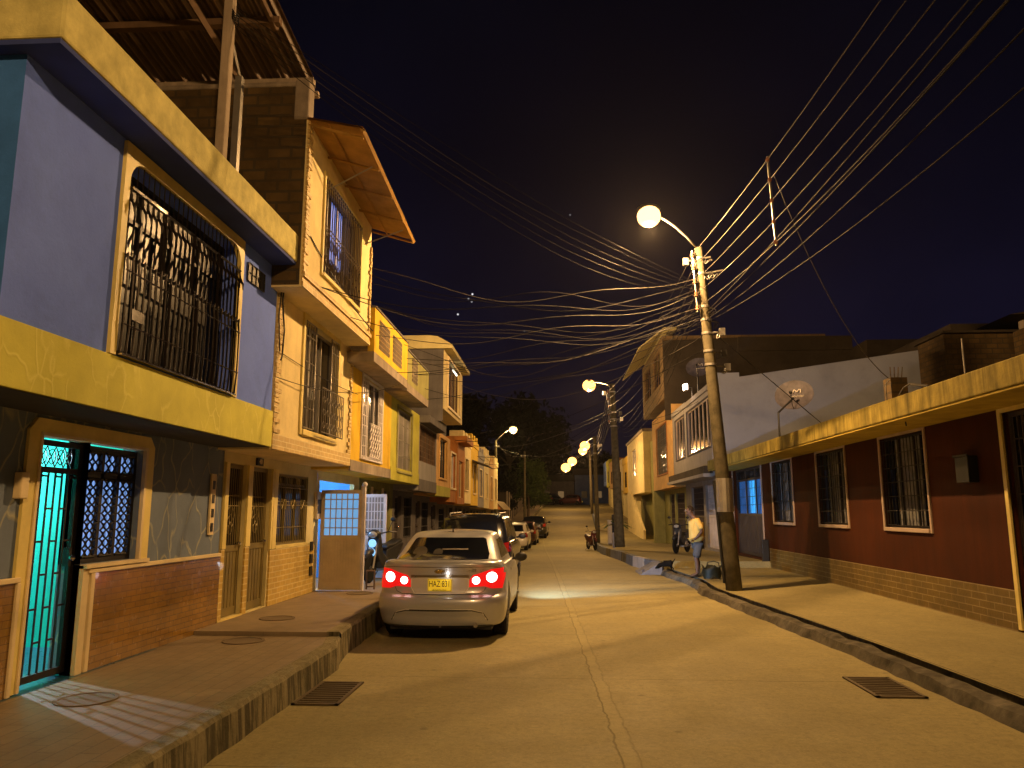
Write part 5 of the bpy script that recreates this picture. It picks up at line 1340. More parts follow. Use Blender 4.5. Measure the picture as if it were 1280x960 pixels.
# ------------------------------------------------------------------ motorcycles
def moto(label, loc, rz, body, lit=False, glow=None):
    """local: front wheel toward -y"""
    r = thing('motorcycle', label, 'motorcycle', (0,0,0))
    def whl(y):
        mb = MB(); mb.lathe([(.23,-.03),(.27,-.038),(.295,-.015),(.295,.015),(.27,.038),(.23,.03)], (0,y,.305), 24, 'x'); o = mk('wheel', mb, m['tyre'], r)
        mb = MB()
        for k in range(6): a = k*math.pi/3; mb.bar((0,y,.305),(0,y+.21*math.cos(a),.305+.21*math.sin(a)), .014, 4)
        mb.lathe([(.05,-.05),(.05,.05)], (0,y,.305), 12, 'x'); mk('rim', mb, m['rim'], o)
    whl(-.62); whl(.62)
    mb = MB()
    for s in (-1, 1): mb.tube([(s*.075,-.62,.305),(s*.075,-.47,.70),(s*.07,-.40,.92)], .024, 6)
    mk('fork', mb, m['galv'], r)
    mb = MB(); mb.tube([(0,-.86,.50),(0,-.72,.62),(0,-.52,.64),(0,-.36,.52)], [.05,.075,.07,.04], 8); mk('front_mudguard', mb, body, r, smooth=True)
    mb = MB()
    mb.prism([(-.50,.55),(-.44,.92),(-.36,.98),(-.22,.60),(.10,.45),(.12,.30),(-.15,.28),(-.38,.42)], 'x', -.14, .14)
    mk('leg_shield', mb, body, r, bevel=.03)
    mb = MB(); mb.prism([(.02,.42),(.05,.66),(.45,.74),(.95,.80),(1.0,.72),(.70,.50),(.40,.40)], 'x', -.115, .115); mk('rear_bodywork', mb, body, r, bevel=.03)
    mb = MB(); mb.prism([(.0,.67),(.05,.76),(.45,.78),(.85,.86),(.9,.80),(.45,.72)], 'x', -.125, .125); mk('seat', mb, m['plastic'], r, bevel=.025)
    mb = MB(); mb.box(-.12,.12,-.1,.35,.22,.44); mb.lathe([(.1,-.17),(.1,.17)], (0,.1,.34), 14, 'x'); mk('engine', mb, m['galv'], r, bevel=.02)
    mb = MB(); mb.tube([(-.36,-.22,1.02),(-.30,-.28,1.04),(-.08,-.38,.99),(.08,-.38,.99),(.30,-.28,1.04),(.36,-.22,1.02)], .016, 6)
    for s in (-1, 1): mb.tube([(s*.28,-.27,1.04),(s*.40,-.19,1.02)], .022, 6)
    mk('handlebar', mb, m['plastic'], r)
    mb = MB(); mb.sphere((0,-.43,.98), .13, 12, 8, (1.15,.75,.8)); mk('headlight_cowl', mb, body, r, smooth=True)
    mb = MB(); mb.sphere((0,-.50,.975), .085, 12, 8, (1.2,.6,.8)); mk('headlight', mb, m['lamp_clear'], r, smooth=True)
    for s in (-1, 1):
        mb = MB(); mb.tube([(s*.25,-.28,1.04),(s*.30,-.26,1.18),(s*.34,-.26,1.26)], .008, 5); mb.sphere((s*.35,-.26,1.29), .06, 10, 6, (1.1,.3,.8)); mk('mirror', mb, m['plastic'], r, smooth=True)
    mb = MB(); mb.tube([(.16,.15,.26),(.17,.55,.30),(.18,.98,.38)], [.03,.04,.045], 8); mk('exhaust', mb, m['chrome'], r, smooth=True)
    mb = MB(); mb.sphere((0,1.0,.76), .06, 8, 6, (1.2,.6,.7)); mk('tail_light', mb, m['lamp_reddark'], r)
    mb = MB(); mb.bar((-.1,.1,.25),(-.28,.25,.02), .012, 5); mk('kickstand', mb, m['plastic'], r)
    if glow:
        mb = MB(); mb.lathe([(.085,0),(.085,.012)], (0,-.515,.80), 18, 'y'); mb.lathe([(.085,0),(.085,.012)], (0,-.545,.62), 18, 'y')
        mk('glowing_reflector', mb, glow, r)
    r.location = loc; r.rotation_euler = (R(0), 0, rz); return r
moto('dark motorcycle with two round blue glowing discs on its front, by the white gate leaf', (-3.74, 16.5, .31), R(-10), m['plastic'], glow=emis('blue glowing disc', (.25,.6,1), 1.2, (.3,.5,.8)))  # discs emit in place of light caught by reflectors
moto('motorcycle standing behind the man outside the dark doorway', (4.55, 29.2, g(29)+.33), R(-28), m['plastic'])
moto('small motorcycle parked against the right kerb far up the street', (1.85, 43.2, g(43)), R(15), M('dark red plastic', (.08,.01,.01), .3, bump=0))
# small folding trestle by the gate post
mb = MB()
for a in (-3.62,-3.47): mb.bar((a,14.75,.31),(a,14.75,.66), .018, 4)
mb.bar((-3.62,14.75,.65),(-3.47,14.75,.65), .018, 4); mb.bar((-3.62,14.75,.36),(-3.47,14.75,.36), .012, 4)
solo('wooden_stool', mb, m['wood'], 'small wooden stool frame beside the white gate post', 'stool', loc=(-3.5,14.75,.31))

# ================================================================== person and dog
def skin_mesh(verts, edges, root=0, sub=2):
    me = bpy.data.meshes.new('sk'); me.from_pydata([v[0] for v in verts], edges, []); o = bpy.data.objects.new('sk', me); COL.objects.link(o)
    o.modifiers.new('S', 'SKIN'); 
    sv = me.skin_vertices[0].data
    for i, v in enumerate(verts):
        rr = v[1]; sv[i].radius = rr if hasattr(rr, '__len__') else (rr, rr); sv[i].use_root = (i == root)
    s = o.modifiers.new('U', 'SUBSURF'); s.levels = sub; s.render_levels = sub
    r = eval_mesh(o); bpy.data.objects.remove(o); return r
def person():
    r = thing('person', 'man in pale yellow shirt and grey shorts standing by the kerb, looking down', 'person', (3.50, 20.0, .15))
    ox, oy, oz = 3.50, 20.0, .15
    # faces -x; forward = -x, side = y
    J = dict(pel=((.02,0,.92),(.13,.12)), sp1=((.03,0,1.05),(.14,.13)), sp2=((.02,0,1.22),(.13,.14)), ch=((-.01,0,1.36),(.11,.15)), nk=((-.07,0,1.47),.058), hd0=((-.13,0,1.54),.075), hd1=((-.17,0,1.62),.095), hd2=((-.155,0,1.70),.075),
      sl=((-.01,.17,1.38),.06), el=((.10,.26,1.14),.045), wl=((-.04,.20,.97),.030), hl=((-.10,.15,.94),.034),
      sr=((-.01,-.17,1.38),.06), er=((.09,-.27,1.13),.045), wr=((-.06,-.24,.95),.030), hr=((-.12,-.22,.92),.034),
      tl=((.03,.09,.86),.10), kl=((0,.10,.48),.06), cl=((.03,.10,.33),.055), al=((.04,.10,.09),.038), fl=((-.06,.11,.04),.035), f2=((-.13,.12,.03),.028),
      tr=((.02,-.09,.86),.10), kr=((-.06,-.10,.48),.06), cr=((-.03,-.10,.33),.055), ar=((-.04,-.10,.09),.038), fr=((-.14,-.10,.04),.035), g2=((-.21,-.10,.03),.028))
    N = list(J); E = [('pel','sp1'),('sp1','sp2'),('sp2','ch'),('ch','nk'),('nk','hd0'),('hd0','hd1'),('hd1','hd2'),('ch','sl'),('sl','el'),('el','wl'),('wl','hl'),('ch','sr'),('sr','er'),('er','wr'),('wr','hr'),
      ('pel','tl'),('tl','kl'),('kl','cl'),('cl','al'),('al','fl'),('fl','f2'),('pel','tr'),('tr','kr'),('kr','cr'),('cr','ar'),('ar','fr'),('fr','g2')]
    me = skin_mesh([((J[n][0][0]+ox, J[n][0][1]+oy, J[n][0][2]+oz), J[n][1]) for n in N], [(N.index(a), N.index(b)) for a, b in E])
    mb = MB(); mb.mesh_in(me)
    def P(x, y, z): return (x+ox, y+oy, z+oz)
    for (h, sg) in (((-.12,.14,.93), 1), ((-.14,-.21,.91), -1)):
        for k in range(4):
            dy = -.028+.019*k; l = [.85,1,.95,.75][k]
            mb.tube([P(h[0], h[1]+dy, h[2]), P(h[0]-.035*l, h[1]+dy, h[2]-.02), P(h[0]-.05*l, h[1]+dy, h[2]-.05*l), P(h[0]-.045*l, h[1]+dy, h[2]-.075*l)], [.0095,.009,.008,.006], 6)
        mb.tube([P(h[0]+.02, h[1]+sg*-.03, h[2]-.0), P(h[0]-.0, h[1]+sg*-.05, h[2]-.02), P(h[0]-.02, h[1]+sg*-.05, h[2]-.045)], [.011,.010,.007], 6)
    # face: nose, brow, chin, ears, lips
    mb.tube([P(-.245,0,1.655), P(-.275,0,1.615), P(-.262,0,1.60)], [.010,.016,.010], 6)
    mb.tube([P(-.235,-.05,1.665), P(-.252,0,1.668), P(-.235,.05,1.665)], [.010,.013,.010], 6)
    mb.sphere(P(-.225,0,1.545), .035, 8, 6); mb.tube([P(-.245,-.025,1.577), P(-.255,0,1.579), P(-.245,.025,1.577)], [.006,.009,.006], 5)
    for s in (-1, 1): mb.sphere(P(-.15, s*.088, 1.62), .03, 8, 6, (.7,.35,1))
    body = mk('body', mb, m['skin'], r, smooth=True)
    mb = MB()
    for s in (-1, 1): mb.sphere(P(-.248, s*.032, 1.645), .011, 8, 6)
    mk('eyes', mb, m['dishtext'], r)
    mb = MB(); s0 = len(mb.v); mb.sphere(P(-.148,0,1.655), .108, 16, 10, (1.0,.86,1.0))
    mb.f = [f for f in mb.f if all(not (mb.v[i][0] < ox-.20 and mb.v[i][2] < oz+1.70) and mb.v[i][2] > oz+1.60 for i in f)]; mb.mi = [0]*len(mb.f)
    mk('hair', mb, m['hair'], r, smooth=True)
    S = [((.03,0,.82),(.19,.18)), ((-.01,0,.97),(.235,.20)), ((-.03,0,1.14),(.235,.21)), ((-.01,0,1.31),(.185,.21)), ((-.04,0,1.43),(.10,.13)), ((-.01,.18,1.385),.078), ((.06,.235,1.24),.075), ((.095,.26,1.16),.068), ((-.01,-.18,1.385),.078), ((.055,-.24,1.24),.075), ((.085,-.265,1.16),.068)]
    me = skin_mesh([((a[0]+ox,a[1]+oy,a[2]+oz), rr) for a, rr in S], [(0,1),(1,2),(2,3),(3,4),(3,5),(5,6),(6,7),(3,8),(8,9),(9,10)], 2)
    mb = MB(); mb.mesh_in(me); mk('shirt', mb, m['shirt'], r, smooth=True)
    S = [((.03,0,.90),(.155,.15)), ((.035,.09,.80),(.12,.115)), ((.015,.10,.55),(.105,.10)), ((.01,.10,.46),(.10,.095)), ((.02,-.09,.80),(.12,.115)), ((-.03,-.10,.55),(.105,.10)), ((-.045,-.10,.46),(.10,.095))]
    me = skin_mesh([((a[0]+ox,a[1]+oy,a[2]+oz), rr) for a, rr in S], [(0,1),(1,2),(2,3),(0,4),(4,5),(5,6)], 0)
    mb = MB(); mb.mesh_in(me); mk('shorts', mb, m['shorts'], r, smooth=True)
    mb = MB()
    for (x, y) in ((-.04,.11),(-.12,-.10)): mb.sphere(P(x,y,.012), .10, 12, 6, (1.45,.5,.16))
    mk('sandals', mb, m['plastic'], r)
person()
# open bag/bin at his feet
mb = MB()
rs = [(.20,.15),(.24,.235),(.26,.25)]
b = thing('bag', 'dark green open bag standing at the feet of the man', 'bag', (3.74,19.5,.15))
mb.lathe([(.21,.01),(.23,.09),(.20,.2),(.23,.29),(.21,.28),(.18,.2),(.17,.05)], (3.74,19.5,.15), 14, close=False)
for i in range(len(mb.v)): 
    x, y, z = mb.v[i]; mb.v[i] = (x+.02*math.sin(y*40), y+.02*math.sin(x*33), z+.05*math.sin(x*20+y*17))
mb.face(range(14)); mk('sack', mb, m['bag'], b, smooth=True)
mb = MB(); mb.tube([(3.59,19.32,.46),(3.61,19.26,.55),(3.75,19.24,.58),(3.87,19.28,.54),(3.89,19.32,.46)], .012, 5); mk('handle', mb, m['bag'], b)
def dog():
    ox, oy, oz = 3.0, 22.0, .15; q = .72
    r = thing('dog', 'small black dog with its head down at the painted kerb', 'dog', (ox,oy,oz))
    # faces -x (head left, lowered)
    S = [((.16,0,.27),(.125,.12)), ((.03,0,.275),(.135,.13)), ((-.12,0,.26),(.14,.135)), ((-.22,0,.23),.10), ((-.29,0,.18),.085), ((-.34,0,.13),.072), ((-.42,0,.10),.028), ((-.455,0,.08),.02),
      ((.24,0,.33),.03), ((.30,0,.40),.018), ((.33,0,.46),.010),
      ((-.13,.07,.20),.042), ((-.12,.075,.11),.024), ((-.13,.075,.02),.022), ((-.155,.075,.012),.018),
      ((-.13,-.07,.20),.042), ((-.16,-.075,.11),.024), ((-.17,-.075,.02),.022), ((-.195,-.075,.012),.018),
      ((.17,.07,.22),.06), ((.13,.075,.15),.035), ((.20,.075,.10),.022), ((.185,.075,.02),.02), ((.155,.075,.012),.018),
      ((.17,-.07,.22),.06), ((.16,-.075,.15),.035), ((.24,-.075,.10),.022), ((.225,-.075,.02),.02), ((.195,-.075,.012),.018)]
    Ed = [(0,1),(1,2),(2,3),(3,4),(4,5),(5,6),(6,7),(0,8),(8,9),(9,10),(2,11),(11,12),(12,13),(13,14),(2,15),(15,16),(16,17),(17,18),(0,19),(19,20),(20,21),(21,22),(22,23),(0,24),(24,25),(25,26),(26,27),(27,28)]
    me = skin_mesh([((a[0]*q+ox,a[1]*q+oy,a[2]*q+oz), tuple(v*q for v in rr) if hasattr(rr,'__len__') else rr*q) for a, rr in S], Ed, 1)
    mb = MB(); mb.mesh_in(me)
    for s in (-1, 1): mb.tube([(ox-.23,oy+s*.045,oz+.165),(ox-.225,oy+s*.065,oz+.13),(ox-.235,oy+s*.07,oz+.08)], [.016,.022,.008], 6)
    mk('body', mb, m['fur'], r, smooth=True)
dog()
# ================================================================== poles, lamps, wires
def pole(label, base, top, rb, rt, lvls=(), step=False, cat='utility pole', group=None, clutter=0, rack=None):
    r = thing('utility_pole', label, cat, base, group)
    B, T = Vector(base), Vector(top)
    mb = MB(); n = 12; mb.tube([tuple(B+(T-B)*i/n) for i in range(n+1)], [rb+(rt-rb)*i/n for i in range(n+1)], 14); mk('shaft', mb, m['pole'], r, smooth=True)
    ax = (T-B).normalized(); rd = random.Random(int(base[1]*10))
    at = lambda h: B+(T-B)*((h-B.z)/(T.z-B.z))
    if rack:
        mb = MB(); z0, z1, nn, dx, dy = rack
        p0, p1 = at(z0)+Vector((dx,dy,0)), at(z1)+Vector((dx,dy,0)); mb.bar(tuple(p0-Vector((0,0,.1))), tuple(p1+Vector((0,0,.1))), .018, 6)
        for i in range(nn):
            p = p0+(p1-p0)*i/(nn-1); q = at(p.z); mb.bar(tuple(q), tuple(p), .014, 4)
        rk_ = mk('wire_rack', mb, m['galv'], r)
        mb = MB()
        for i in range(nn):
            p = p0+(p1-p0)*i/(nn-1); mb.lathe([(.02,-.05),(.045,-.04),(.03,0),(.045,.04),(.02,.05)], tuple(p), 10)
        mk('insulators', mb, m['insul'], rk_)
    for k in range(clutter):
        h = lvls[k % len(lvls)]; p = at(h)
        mb = MB(); 
        dirs = Vector((rd.choice((-1,1)), rd.choice((-.6,.6)), 0)).normalized()
        L = rd.uniform(.2,.5)
        mb.bar(tuple(p), tuple(p+dirs*L), .018, 4)
        if rd.random() < .6:
            q = p+dirs*L; mb.box(q.x-.06,q.x+.06,q.y-.05,q.y+.05,q.z-.09,q.z+.07)
        for j in range(3):
            q = p+dirs*L*rd.random()
            mb.tube([(q.x+.07*math.cos(t)+rd.uniform(-.02,.02), q.y+.05*math.sin(t), q.z-.08+.08*math.sin(t*1.3)) for t in [i*.6 for i in range(9)]], .008, 4)
        mk('cable_bracket', mb, m['cable_l'] if k % 2 else m['galv'], r)
    for h in lvls:
        p = at(h); rr = rb+(rt-rb)*((h-B.z)/(T.z-B.z))
        mb = MB(); mb.lathe([(rr+.012,-.025),(rr+.012,.025)], tuple(p), 16); mk('steel_band', mb, m['galv'], r)
    return r, at
P1, at1 = pole('leaning weathered pole with wire rack and cable clutter, on the right pavement nearest the camera', (3.63,16.6,.15), (3.19,16.6,7.55), .168, .09, (7.3,6.95,6.2,5.9,5.6,5.2,4.9), clutter=9, rack=(6.15,7.35,5,-.18,-.12))
mb = MB(); mb.lathe([(.19,0),(.185,.7)], tuple(at1(2.1)-Vector((0,0,.35))), 16, close=False); mk('notice_wrap', mb, m['galv'], P1)
mb = MB(); mb.tube([tuple(at1(z)+Vector((-.19-(.6-z)*.0,-.02,0))) for z in (.3,.8,1.6,2.4)], .03, 8); mk('conduit', mb, m['plastic'], P1)
P2, at2 = pole('second pole of the right pavement with a wire rack, beside the yellow slanted wall', (2.60,33.2,.30), (2.42,33.2,7.25), .22, .11, (6.9,6.0,5.7,5.4), clutter=6, rack=(5.6,6.9,5,-.2,-.1))
P3, at3 = pole('pale thin pole beyond the second pole on the right, first of the far group', (2.35,46,g(46)+.3), (2.25,46,6.2), .13,.09, (5.7,5.2), clutter=3)
P4, at4 = pole('pole of the far right group standing at the bend with an orange lit side', (3.1,62,g(62)+.3), (3.0,62,7.6), .15,.10, (7.0,6.4), clutter=3)
P5, at5 = pole('pole near the top of the hill on the right side', (3.7,84,g(84)+.3), (3.6,84,8.6), .15,.10, (8.0,7.4), clutter=2)
P6, at6 = pole('farthest pole on the right by the bluish lit house', (4.3,100,g(100)+.3), (4.2,100,9.8), .15,.10, (9.0,), clutter=1)
P7, at7 = pole('thin pole with a lamp on the left pavement behind the parked cars', (-3.95,50,g(50)+.3), (-4.0,50,6.4), .12,.08, (6.0,), clutter=1)
P8, at8 = pole('dark unlit pole on the far left beside the leafy tree', (-2.95,70,g(70)+.3), (-2.95,70,7.2), .13,.09, (6.8,), clutter=1)
P0, at0 = pole('pole behind the viewpoint on the right pavement', (4.15,-4.5,.15), (4.1,-4.5,8.2), .18,.10, (7.6,6.6), rack=(6.6,7.8,5,-.18,-.12))
def lamp(label, root, head, energy, mat, r=.17, lr=.12):
    o = thing('street_lamp', label, 'street lamp', root)
    a, b = Vector(root), Vector(head); d = (b-a); mid = a+d*.5+Vector((0,0,.18))
    mb = MB(); mb.tube([tuple(a), tuple(a+d*.25+Vector((0,0,.12))), tuple(mid), tuple(b+Vector((0,0,.16)))], .025, 6); mk('arm', mb, m['galv'], o, smooth=True)
    dn = Vector((d.x, d.y, 0)).normalized(); s = Vector((-dn.y, dn.x, 0))
    mb = MB(); mb.sphere(tuple(b+Vector((0,0,.17))), .25, 12, 8, (1,.62,.42) if abs(dn.x) > .5 else (.62,1,.42)); mk('housing', mb, m['galv'], o, smooth=True)
    mb = MB(); mb.sphere(tuple(b), r, 16, 12, (1,1,.92)); mk('lens', mb, mat, o, smooth=True)  # radius enlarged so the lens takes in the lamp's bloom
    return o
SOD = (1, .57, .22)
hd1 = (1.99, 15.6, 7.92)
lamp('glaring orange street lamp on a thin arm at the top of the leaning pole', tuple(at1(7.5)), hd1, 0, m['sodium'], .25)
light('street_lamp_bulb', (1.99,15.6,7.62), SOD, 3900, .05)
lamp('second orange street lamp over the road, at the pole by the slanted yellow wall', tuple(at2(7.1)), (1.52,35.4,7.55), 0, m['sodium_far'], .30)
light('street_lamp_bulb', (1.52,35.4,7.15), SOD, 1300, .1)
lamp('upper of two close orange lamps at the middle of the street', tuple(at3(6.1)), (1.88,52,6.15), 0, m['sodium_far'], .33)
light('street_lamp_bulb', (1.88,52,5.7), SOD, 900, .1)
lamp('lower of two close orange lamps at the middle of the street', tuple(at4(7.2)), (2.2,66,6.9), 0, m['sodium_far'], .36)
light('street_lamp_bulb', (2.2,66,6.4), SOD, 900, .1)
lamp('orange street lamp below and left of the two close ones', tuple(at5(8.3)), (1.6,82,7.05), 0, m['sodium_far'], .48)
light('street_lamp_bulb', (1.6,82,6.4), SOD, 800, .1)
lamp('lowest and farthest orange street lamp at the end of the street', tuple(at6(9.5)), (1.1,98,7.3), 0, m['sodium_far'], .60)
light('street_lamp_bulb', (1.1,98,6.5), SOD, 900, .1)
lamp('yellowish street lamp on the thin left pole', tuple(at7(6.3)), (-2.85,50,7.05), 0, emis('yellow lamp lens', (1,.68,.22), 6), .26)
light('street_lamp_bulb', (-2.85,50,6.7), (1,.68,.25), 700, .1)
lamp('street lamp on the pole behind the viewpoint', tuple(at0(8.0)), (2.2,-4.2,8.3), 0, m['sodium'])
light('street_lamp_bulb', (2.2,-4.2,8.0), SOD, 2900, .2)

def wire(p0, p1, sag, r=.010, label='', group=None, mat=None, n=22, cat='wire', wob=0):
    p0, p1 = Vector(p0), Vector(p1); mb = MB()
    ph = U(0, 6)
    pts = []
    for i in range(n+1):
        t = i/n; p = p0+(p1-p0)*t; p.z -= 4*sag*t*(1-t)
        if wob: p.z += wob*math.sin(t*9+ph)*math.sin(math.pi*t); p.y += wob*2*math.sin(t*7+ph*2)*math.sin(math.pi*t)
        pts.append(tuple(p-p0))
    mb.tube(pts, r, 5, caps=False)
    me_o = mk('overhead_wire', mb, mat or m['cable'], None, smooth=True); me_o.location = p0
    me_o['label'] = label; me_o['category'] = cat
    if group: me_o['group'] = group
    return me_o
# five power lines P0 - P1 - P2 with a spreader
pw = []
for i in range(5):
    a = at1(7.35-.30*i)+Vector((-.18,-.12,0)); b0 = at0(7.8-.3*i)+Vector((-.18,-.12,0)); b2 = at2(6.9-.325*i)+Vector((-.2,-.1,0))
    wire(a, b0, .55+.04*i, .0065, 'one of the five stacked power lines running from the leaning pole over the camera', 'five power lines toward the camera', m['cable_l'])
    wire(a, b2, .35+.07*i, .0065, 'one of the five stacked lines between the leaning pole and the second right pole', 'five lines between the first two right poles', m['cable_l'])
    wire(b2, at4(7.3-.2*i), .4+.06*i, .012, 'one of the lines running on from the second right pole up the street', 'lines beyond the second right pole', m['cable'])
def onw(i, Y):
    a = at1(7.35-.30*i)+Vector((-.18,-.12,0)); b0 = at0(7.8-.3*i)+Vector((-.18,-.12,0)); t = (Y-a.y)/(b0.y-a.y); p = a+(b0-a)*t; p.z -= 4*(.55+.04*i)*t*(1-t); return p
sp = thing('wire_spreader', 'upright rod keeping the five power lines apart in mid air', 'wire spreader', tuple(onw(4,11.2)))
mb = MB(); mb.bar(tuple(onw(0,11.2)+Vector((0,0,.05))), tuple(onw(4,11.2)-Vector((0,0,.05))), .018, 6); mk('rod', mb, m['galv'], sp)
mb = MB()
for i in range(5): mb.lathe([(.02,-.035),(.035,0),(.02,.035)], tuple(onw(i,11.2)), 8)
mk('insulators', mb, m['insul'], sp)
wire(onw(1,11.0), (5.75,13.5,4.05), .45, .008, 'drop cable sagging from the wire spreader to the brick stub on the red house roof', None, m['cable_l'])
wire(at1(5.75), (5.75,17.0,3.66), .0, .010, 'straight stay cable from the leaning pole down to the red house roof edge', None, m['cable'])
for k, (dz, sg, b) in enumerate([(6.0,.5,(4.3,-4.5,6.9)),(5.9,.7,(5.2,-3,7.6)),(5.85,.9,(6.8,-2,8.4)),(6.05,.35,(3.9,-4.5,6.6))]):
    wire(at1(dz), b, sg, .009, ['lower telephone line close under the five power lines','second lower telephone line leaving the leaning pole to the right','outermost thin telephone line to the upper right','short steep telephone line just below the spreader'][k], None, m['cable'])
# bundle from the blue house's terrace down to the pole
rd = random.Random(4)
for k in range(6):
    wire(at1(6.75-.06*k)+Vector((-.1,0,0)), (-3.55, 7.62, 7.35-.05*k), .25+.09*k, .0045, 'one line of the long bundle from the leaning pole up over the blue house', 'long bundle toward the terrace post', m['cable_l'] if k in (1,3) else m['cable'], 30, wob=.03)
# fan of service cables across the street to the left houses
ends = [(-3.45,13.6,6.25),(-3.42,13.6,6.1),(-3.75,10.1,4.98),(-3.42,13.5,4.95),(-3.3,13.6,5.5),(-3.3,16.5,5.1),(-3.3,16.6,5.0),(-3.3,17.4,4.9),(-3.3,19.3,4.6),(-3.75,10.15,5.02),(-3.4,12.0,4.9),(-3.3,15.5,4.6)]
for k, e in enumerate(ends):
    st = at1([6.85,6.75,6.6,6.2,6.15,6.1,5.95,5.9,5.85,6.55,6.0,5.8][k])+Vector((-.12,0,0))
    wire(st, e, [.5,.62,.55,.35,.45,.3,.4,.25,.3,.75,.55,.2][k], .007, 'one of the service cables fanning from the leaning pole to the left houses', 'service cables across the street', m['cable_l'] if k % 3 == 0 else m['cable'], 40, wob=.11)
for k in range(7):
    e = (-3.6+1.2*k*.5, 14.5+1.6*k, 5.6+.1*math.sin(k*2)); st = at1(6.5-.09*k)+Vector((-.1,0,0))
    wire(st, (-3.34, 13.5+.9*k, 5.9-.18*k), .3+.16*((k*3) % 5), .006, 'one of the slack thin cables tangled among the street crossing lines', 'slack cables across the street', m['cable'], 40, wob=.16)
wire((-3.39,9.9,5.55), (-3.33,13.9,5.0), .12, .010, 'thin cable slung along the front of the cream house top storey', None, m['plastic'])
wire((-3.78,10.0,3.92), (-3.76,14.2,3.95), .05, .006, 'thin grey cable across the cream house middle storey', None, m['cable'])
wire((-3.78,10.0,3.55), (-3.30,16.6,4.62), .25, .006, 'thin drooping cable from the cream house to the yellow balcony', None, m['cable'])
for k, (z, e, s) in enumerate([(5.8,(-3.4,24.0,5.9),.5),(5.6,(-3.4,26.8,6.2),.9),(5.3,(-3.8,30,4.6),.5)]):
    wire(at1(z), e, s, .009, ['highest cable from the leaning pole to the tall grey rooftop storey','deep sagging cable from the leaning pole to the tall grey rooftop storey','cable from the leaning pole to the rust orange house'][k], None, m['cable_l'] if k == 1 else m['cable'], wob=.04)
for k, e in enumerate([(-3.8,28.5,4.4),(-3.85,33,4.6),(-3.85,37,4.4),(-3.85,41,4.3),(-3.85,45,4.3)]):
    wire(at2(6.2-.1*k), e, .5+.08*k, .012, 'one of the cables from the second right pole to the far left row', 'cables from the second right pole to the left row', m['cable_l'] if k % 2 else m['cable'], wob=.04)
wire(at7(6.2), at8(6.9), .5, .012, 'cable from the thin left lamp pole to the dark far left pole', None, m['cable_l'])
wire(at7(6.0), at3(5.9), .8, .012, 'cable across the far street from the left lamp pole', None, m['cable_l'])
for k, (a, b) in enumerate([(at4(7.3),at5(8.3)),(at4(7.0),at5(8.0)),(at5(8.2),at6(9.4)),(at3(5.9),at4(7.1)),(at2(5.9),at3(5.8))]):
    wire(a, b, .5, .014, 'one of the lines linking the far right poles', 'lines between the far right poles', m['cable'])
for k in range(3): wire(at2(5.6-.2*k), (6.0,[30.5,36,44][k],[6.3,6.5,7.2][k]), .35, .009, 'one of the drop cables from the second right pole to the white and rust houses', 'drop cables on the right side', m['cable'])
for k in range(4): wire(at1(6.9-.2*k)+Vector((-.1,0,0)), at2(5.4-.15*k)+Vector((.4,0,0)), .5+.1*k, .007, 'one of the thin telephone lines between the first two right poles', 'thin telephone lines between the first two right poles', m['cable'])

# ================================================================== trees
def tree(name, label, base, h, cr, crz, n, size, mat, seed, tr=.16, clumps=14):
    rd = random.Random(seed); r = thing(name, label, 'tree', base)
    bx, by, bz = base; zc = bz+h-crz
    mb = MB(); mb.tube([(bx,by,bz-.3),(bx+.1,by,bz+h*.3),(bx-.05,by,zc)], [tr,tr*.75,tr*.5], 8)
    cs = []
    for k in range(clumps):
        a = rd.uniform(0, 6.28); q = rd.uniform(.2,.95); zz = rd.uniform(-.9,.9)
        rr = cr*q*math.sqrt(max(.1, 1-zz*zz*.8)); c = Vector((bx+rr*math.cos(a), by+rr*math.sin(a), zc+crz*zz*.8)); cs.append((c, cr*rd.uniform(.25,.5)))
        if k < 7: mb.tube([(bx,by,zc-crz*.5), tuple((Vector((bx,by,zc))+c)/2), tuple(c)], [tr*.4,tr*.25,tr*.08], 5)
    mk('trunk', mb, m['bark'], r)
    mb = MB()
    for i in range(n):
        c, q = cs[rd.randrange(len(cs))]
        d = Vector((rd.gauss(0,1), rd.gauss(0,1), rd.gauss(0,.8))); d = d.normalized()*q*rd.uniform(.35,1.1)
        p = c+d; u = Vector((rd.gauss(0,1),rd.gauss(0,1),rd.gauss(0,1))).normalized(); v = u.orthogonal().normalized(); s = size*rd.uniform(.6,1.4)
        mb.poly([tuple(p-u*s), tuple(p+v*s*.45), tuple(p+u*s), tuple(p-v*s*.45)])
    mk('crown', mb, mat, r); return r
tree('tree', 'leafy street tree lit orange behind the parked cars on the far left', (-2.9,76,g(76)), 6.4, 2.3, 2.7, 5000, .13, m['leaf'], 1, .14)
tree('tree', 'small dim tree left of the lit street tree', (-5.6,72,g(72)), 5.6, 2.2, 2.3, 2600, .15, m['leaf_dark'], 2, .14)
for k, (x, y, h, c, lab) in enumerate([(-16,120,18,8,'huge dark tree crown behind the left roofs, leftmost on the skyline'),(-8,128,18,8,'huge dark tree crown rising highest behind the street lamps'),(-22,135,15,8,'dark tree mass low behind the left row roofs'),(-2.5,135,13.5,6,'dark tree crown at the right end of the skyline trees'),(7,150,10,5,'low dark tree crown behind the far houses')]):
    tree('tree', lab, (x,y,2.8), h, c, h*.42, 5200, .55, m['leaf_dark'], 10+k, .5, 22)
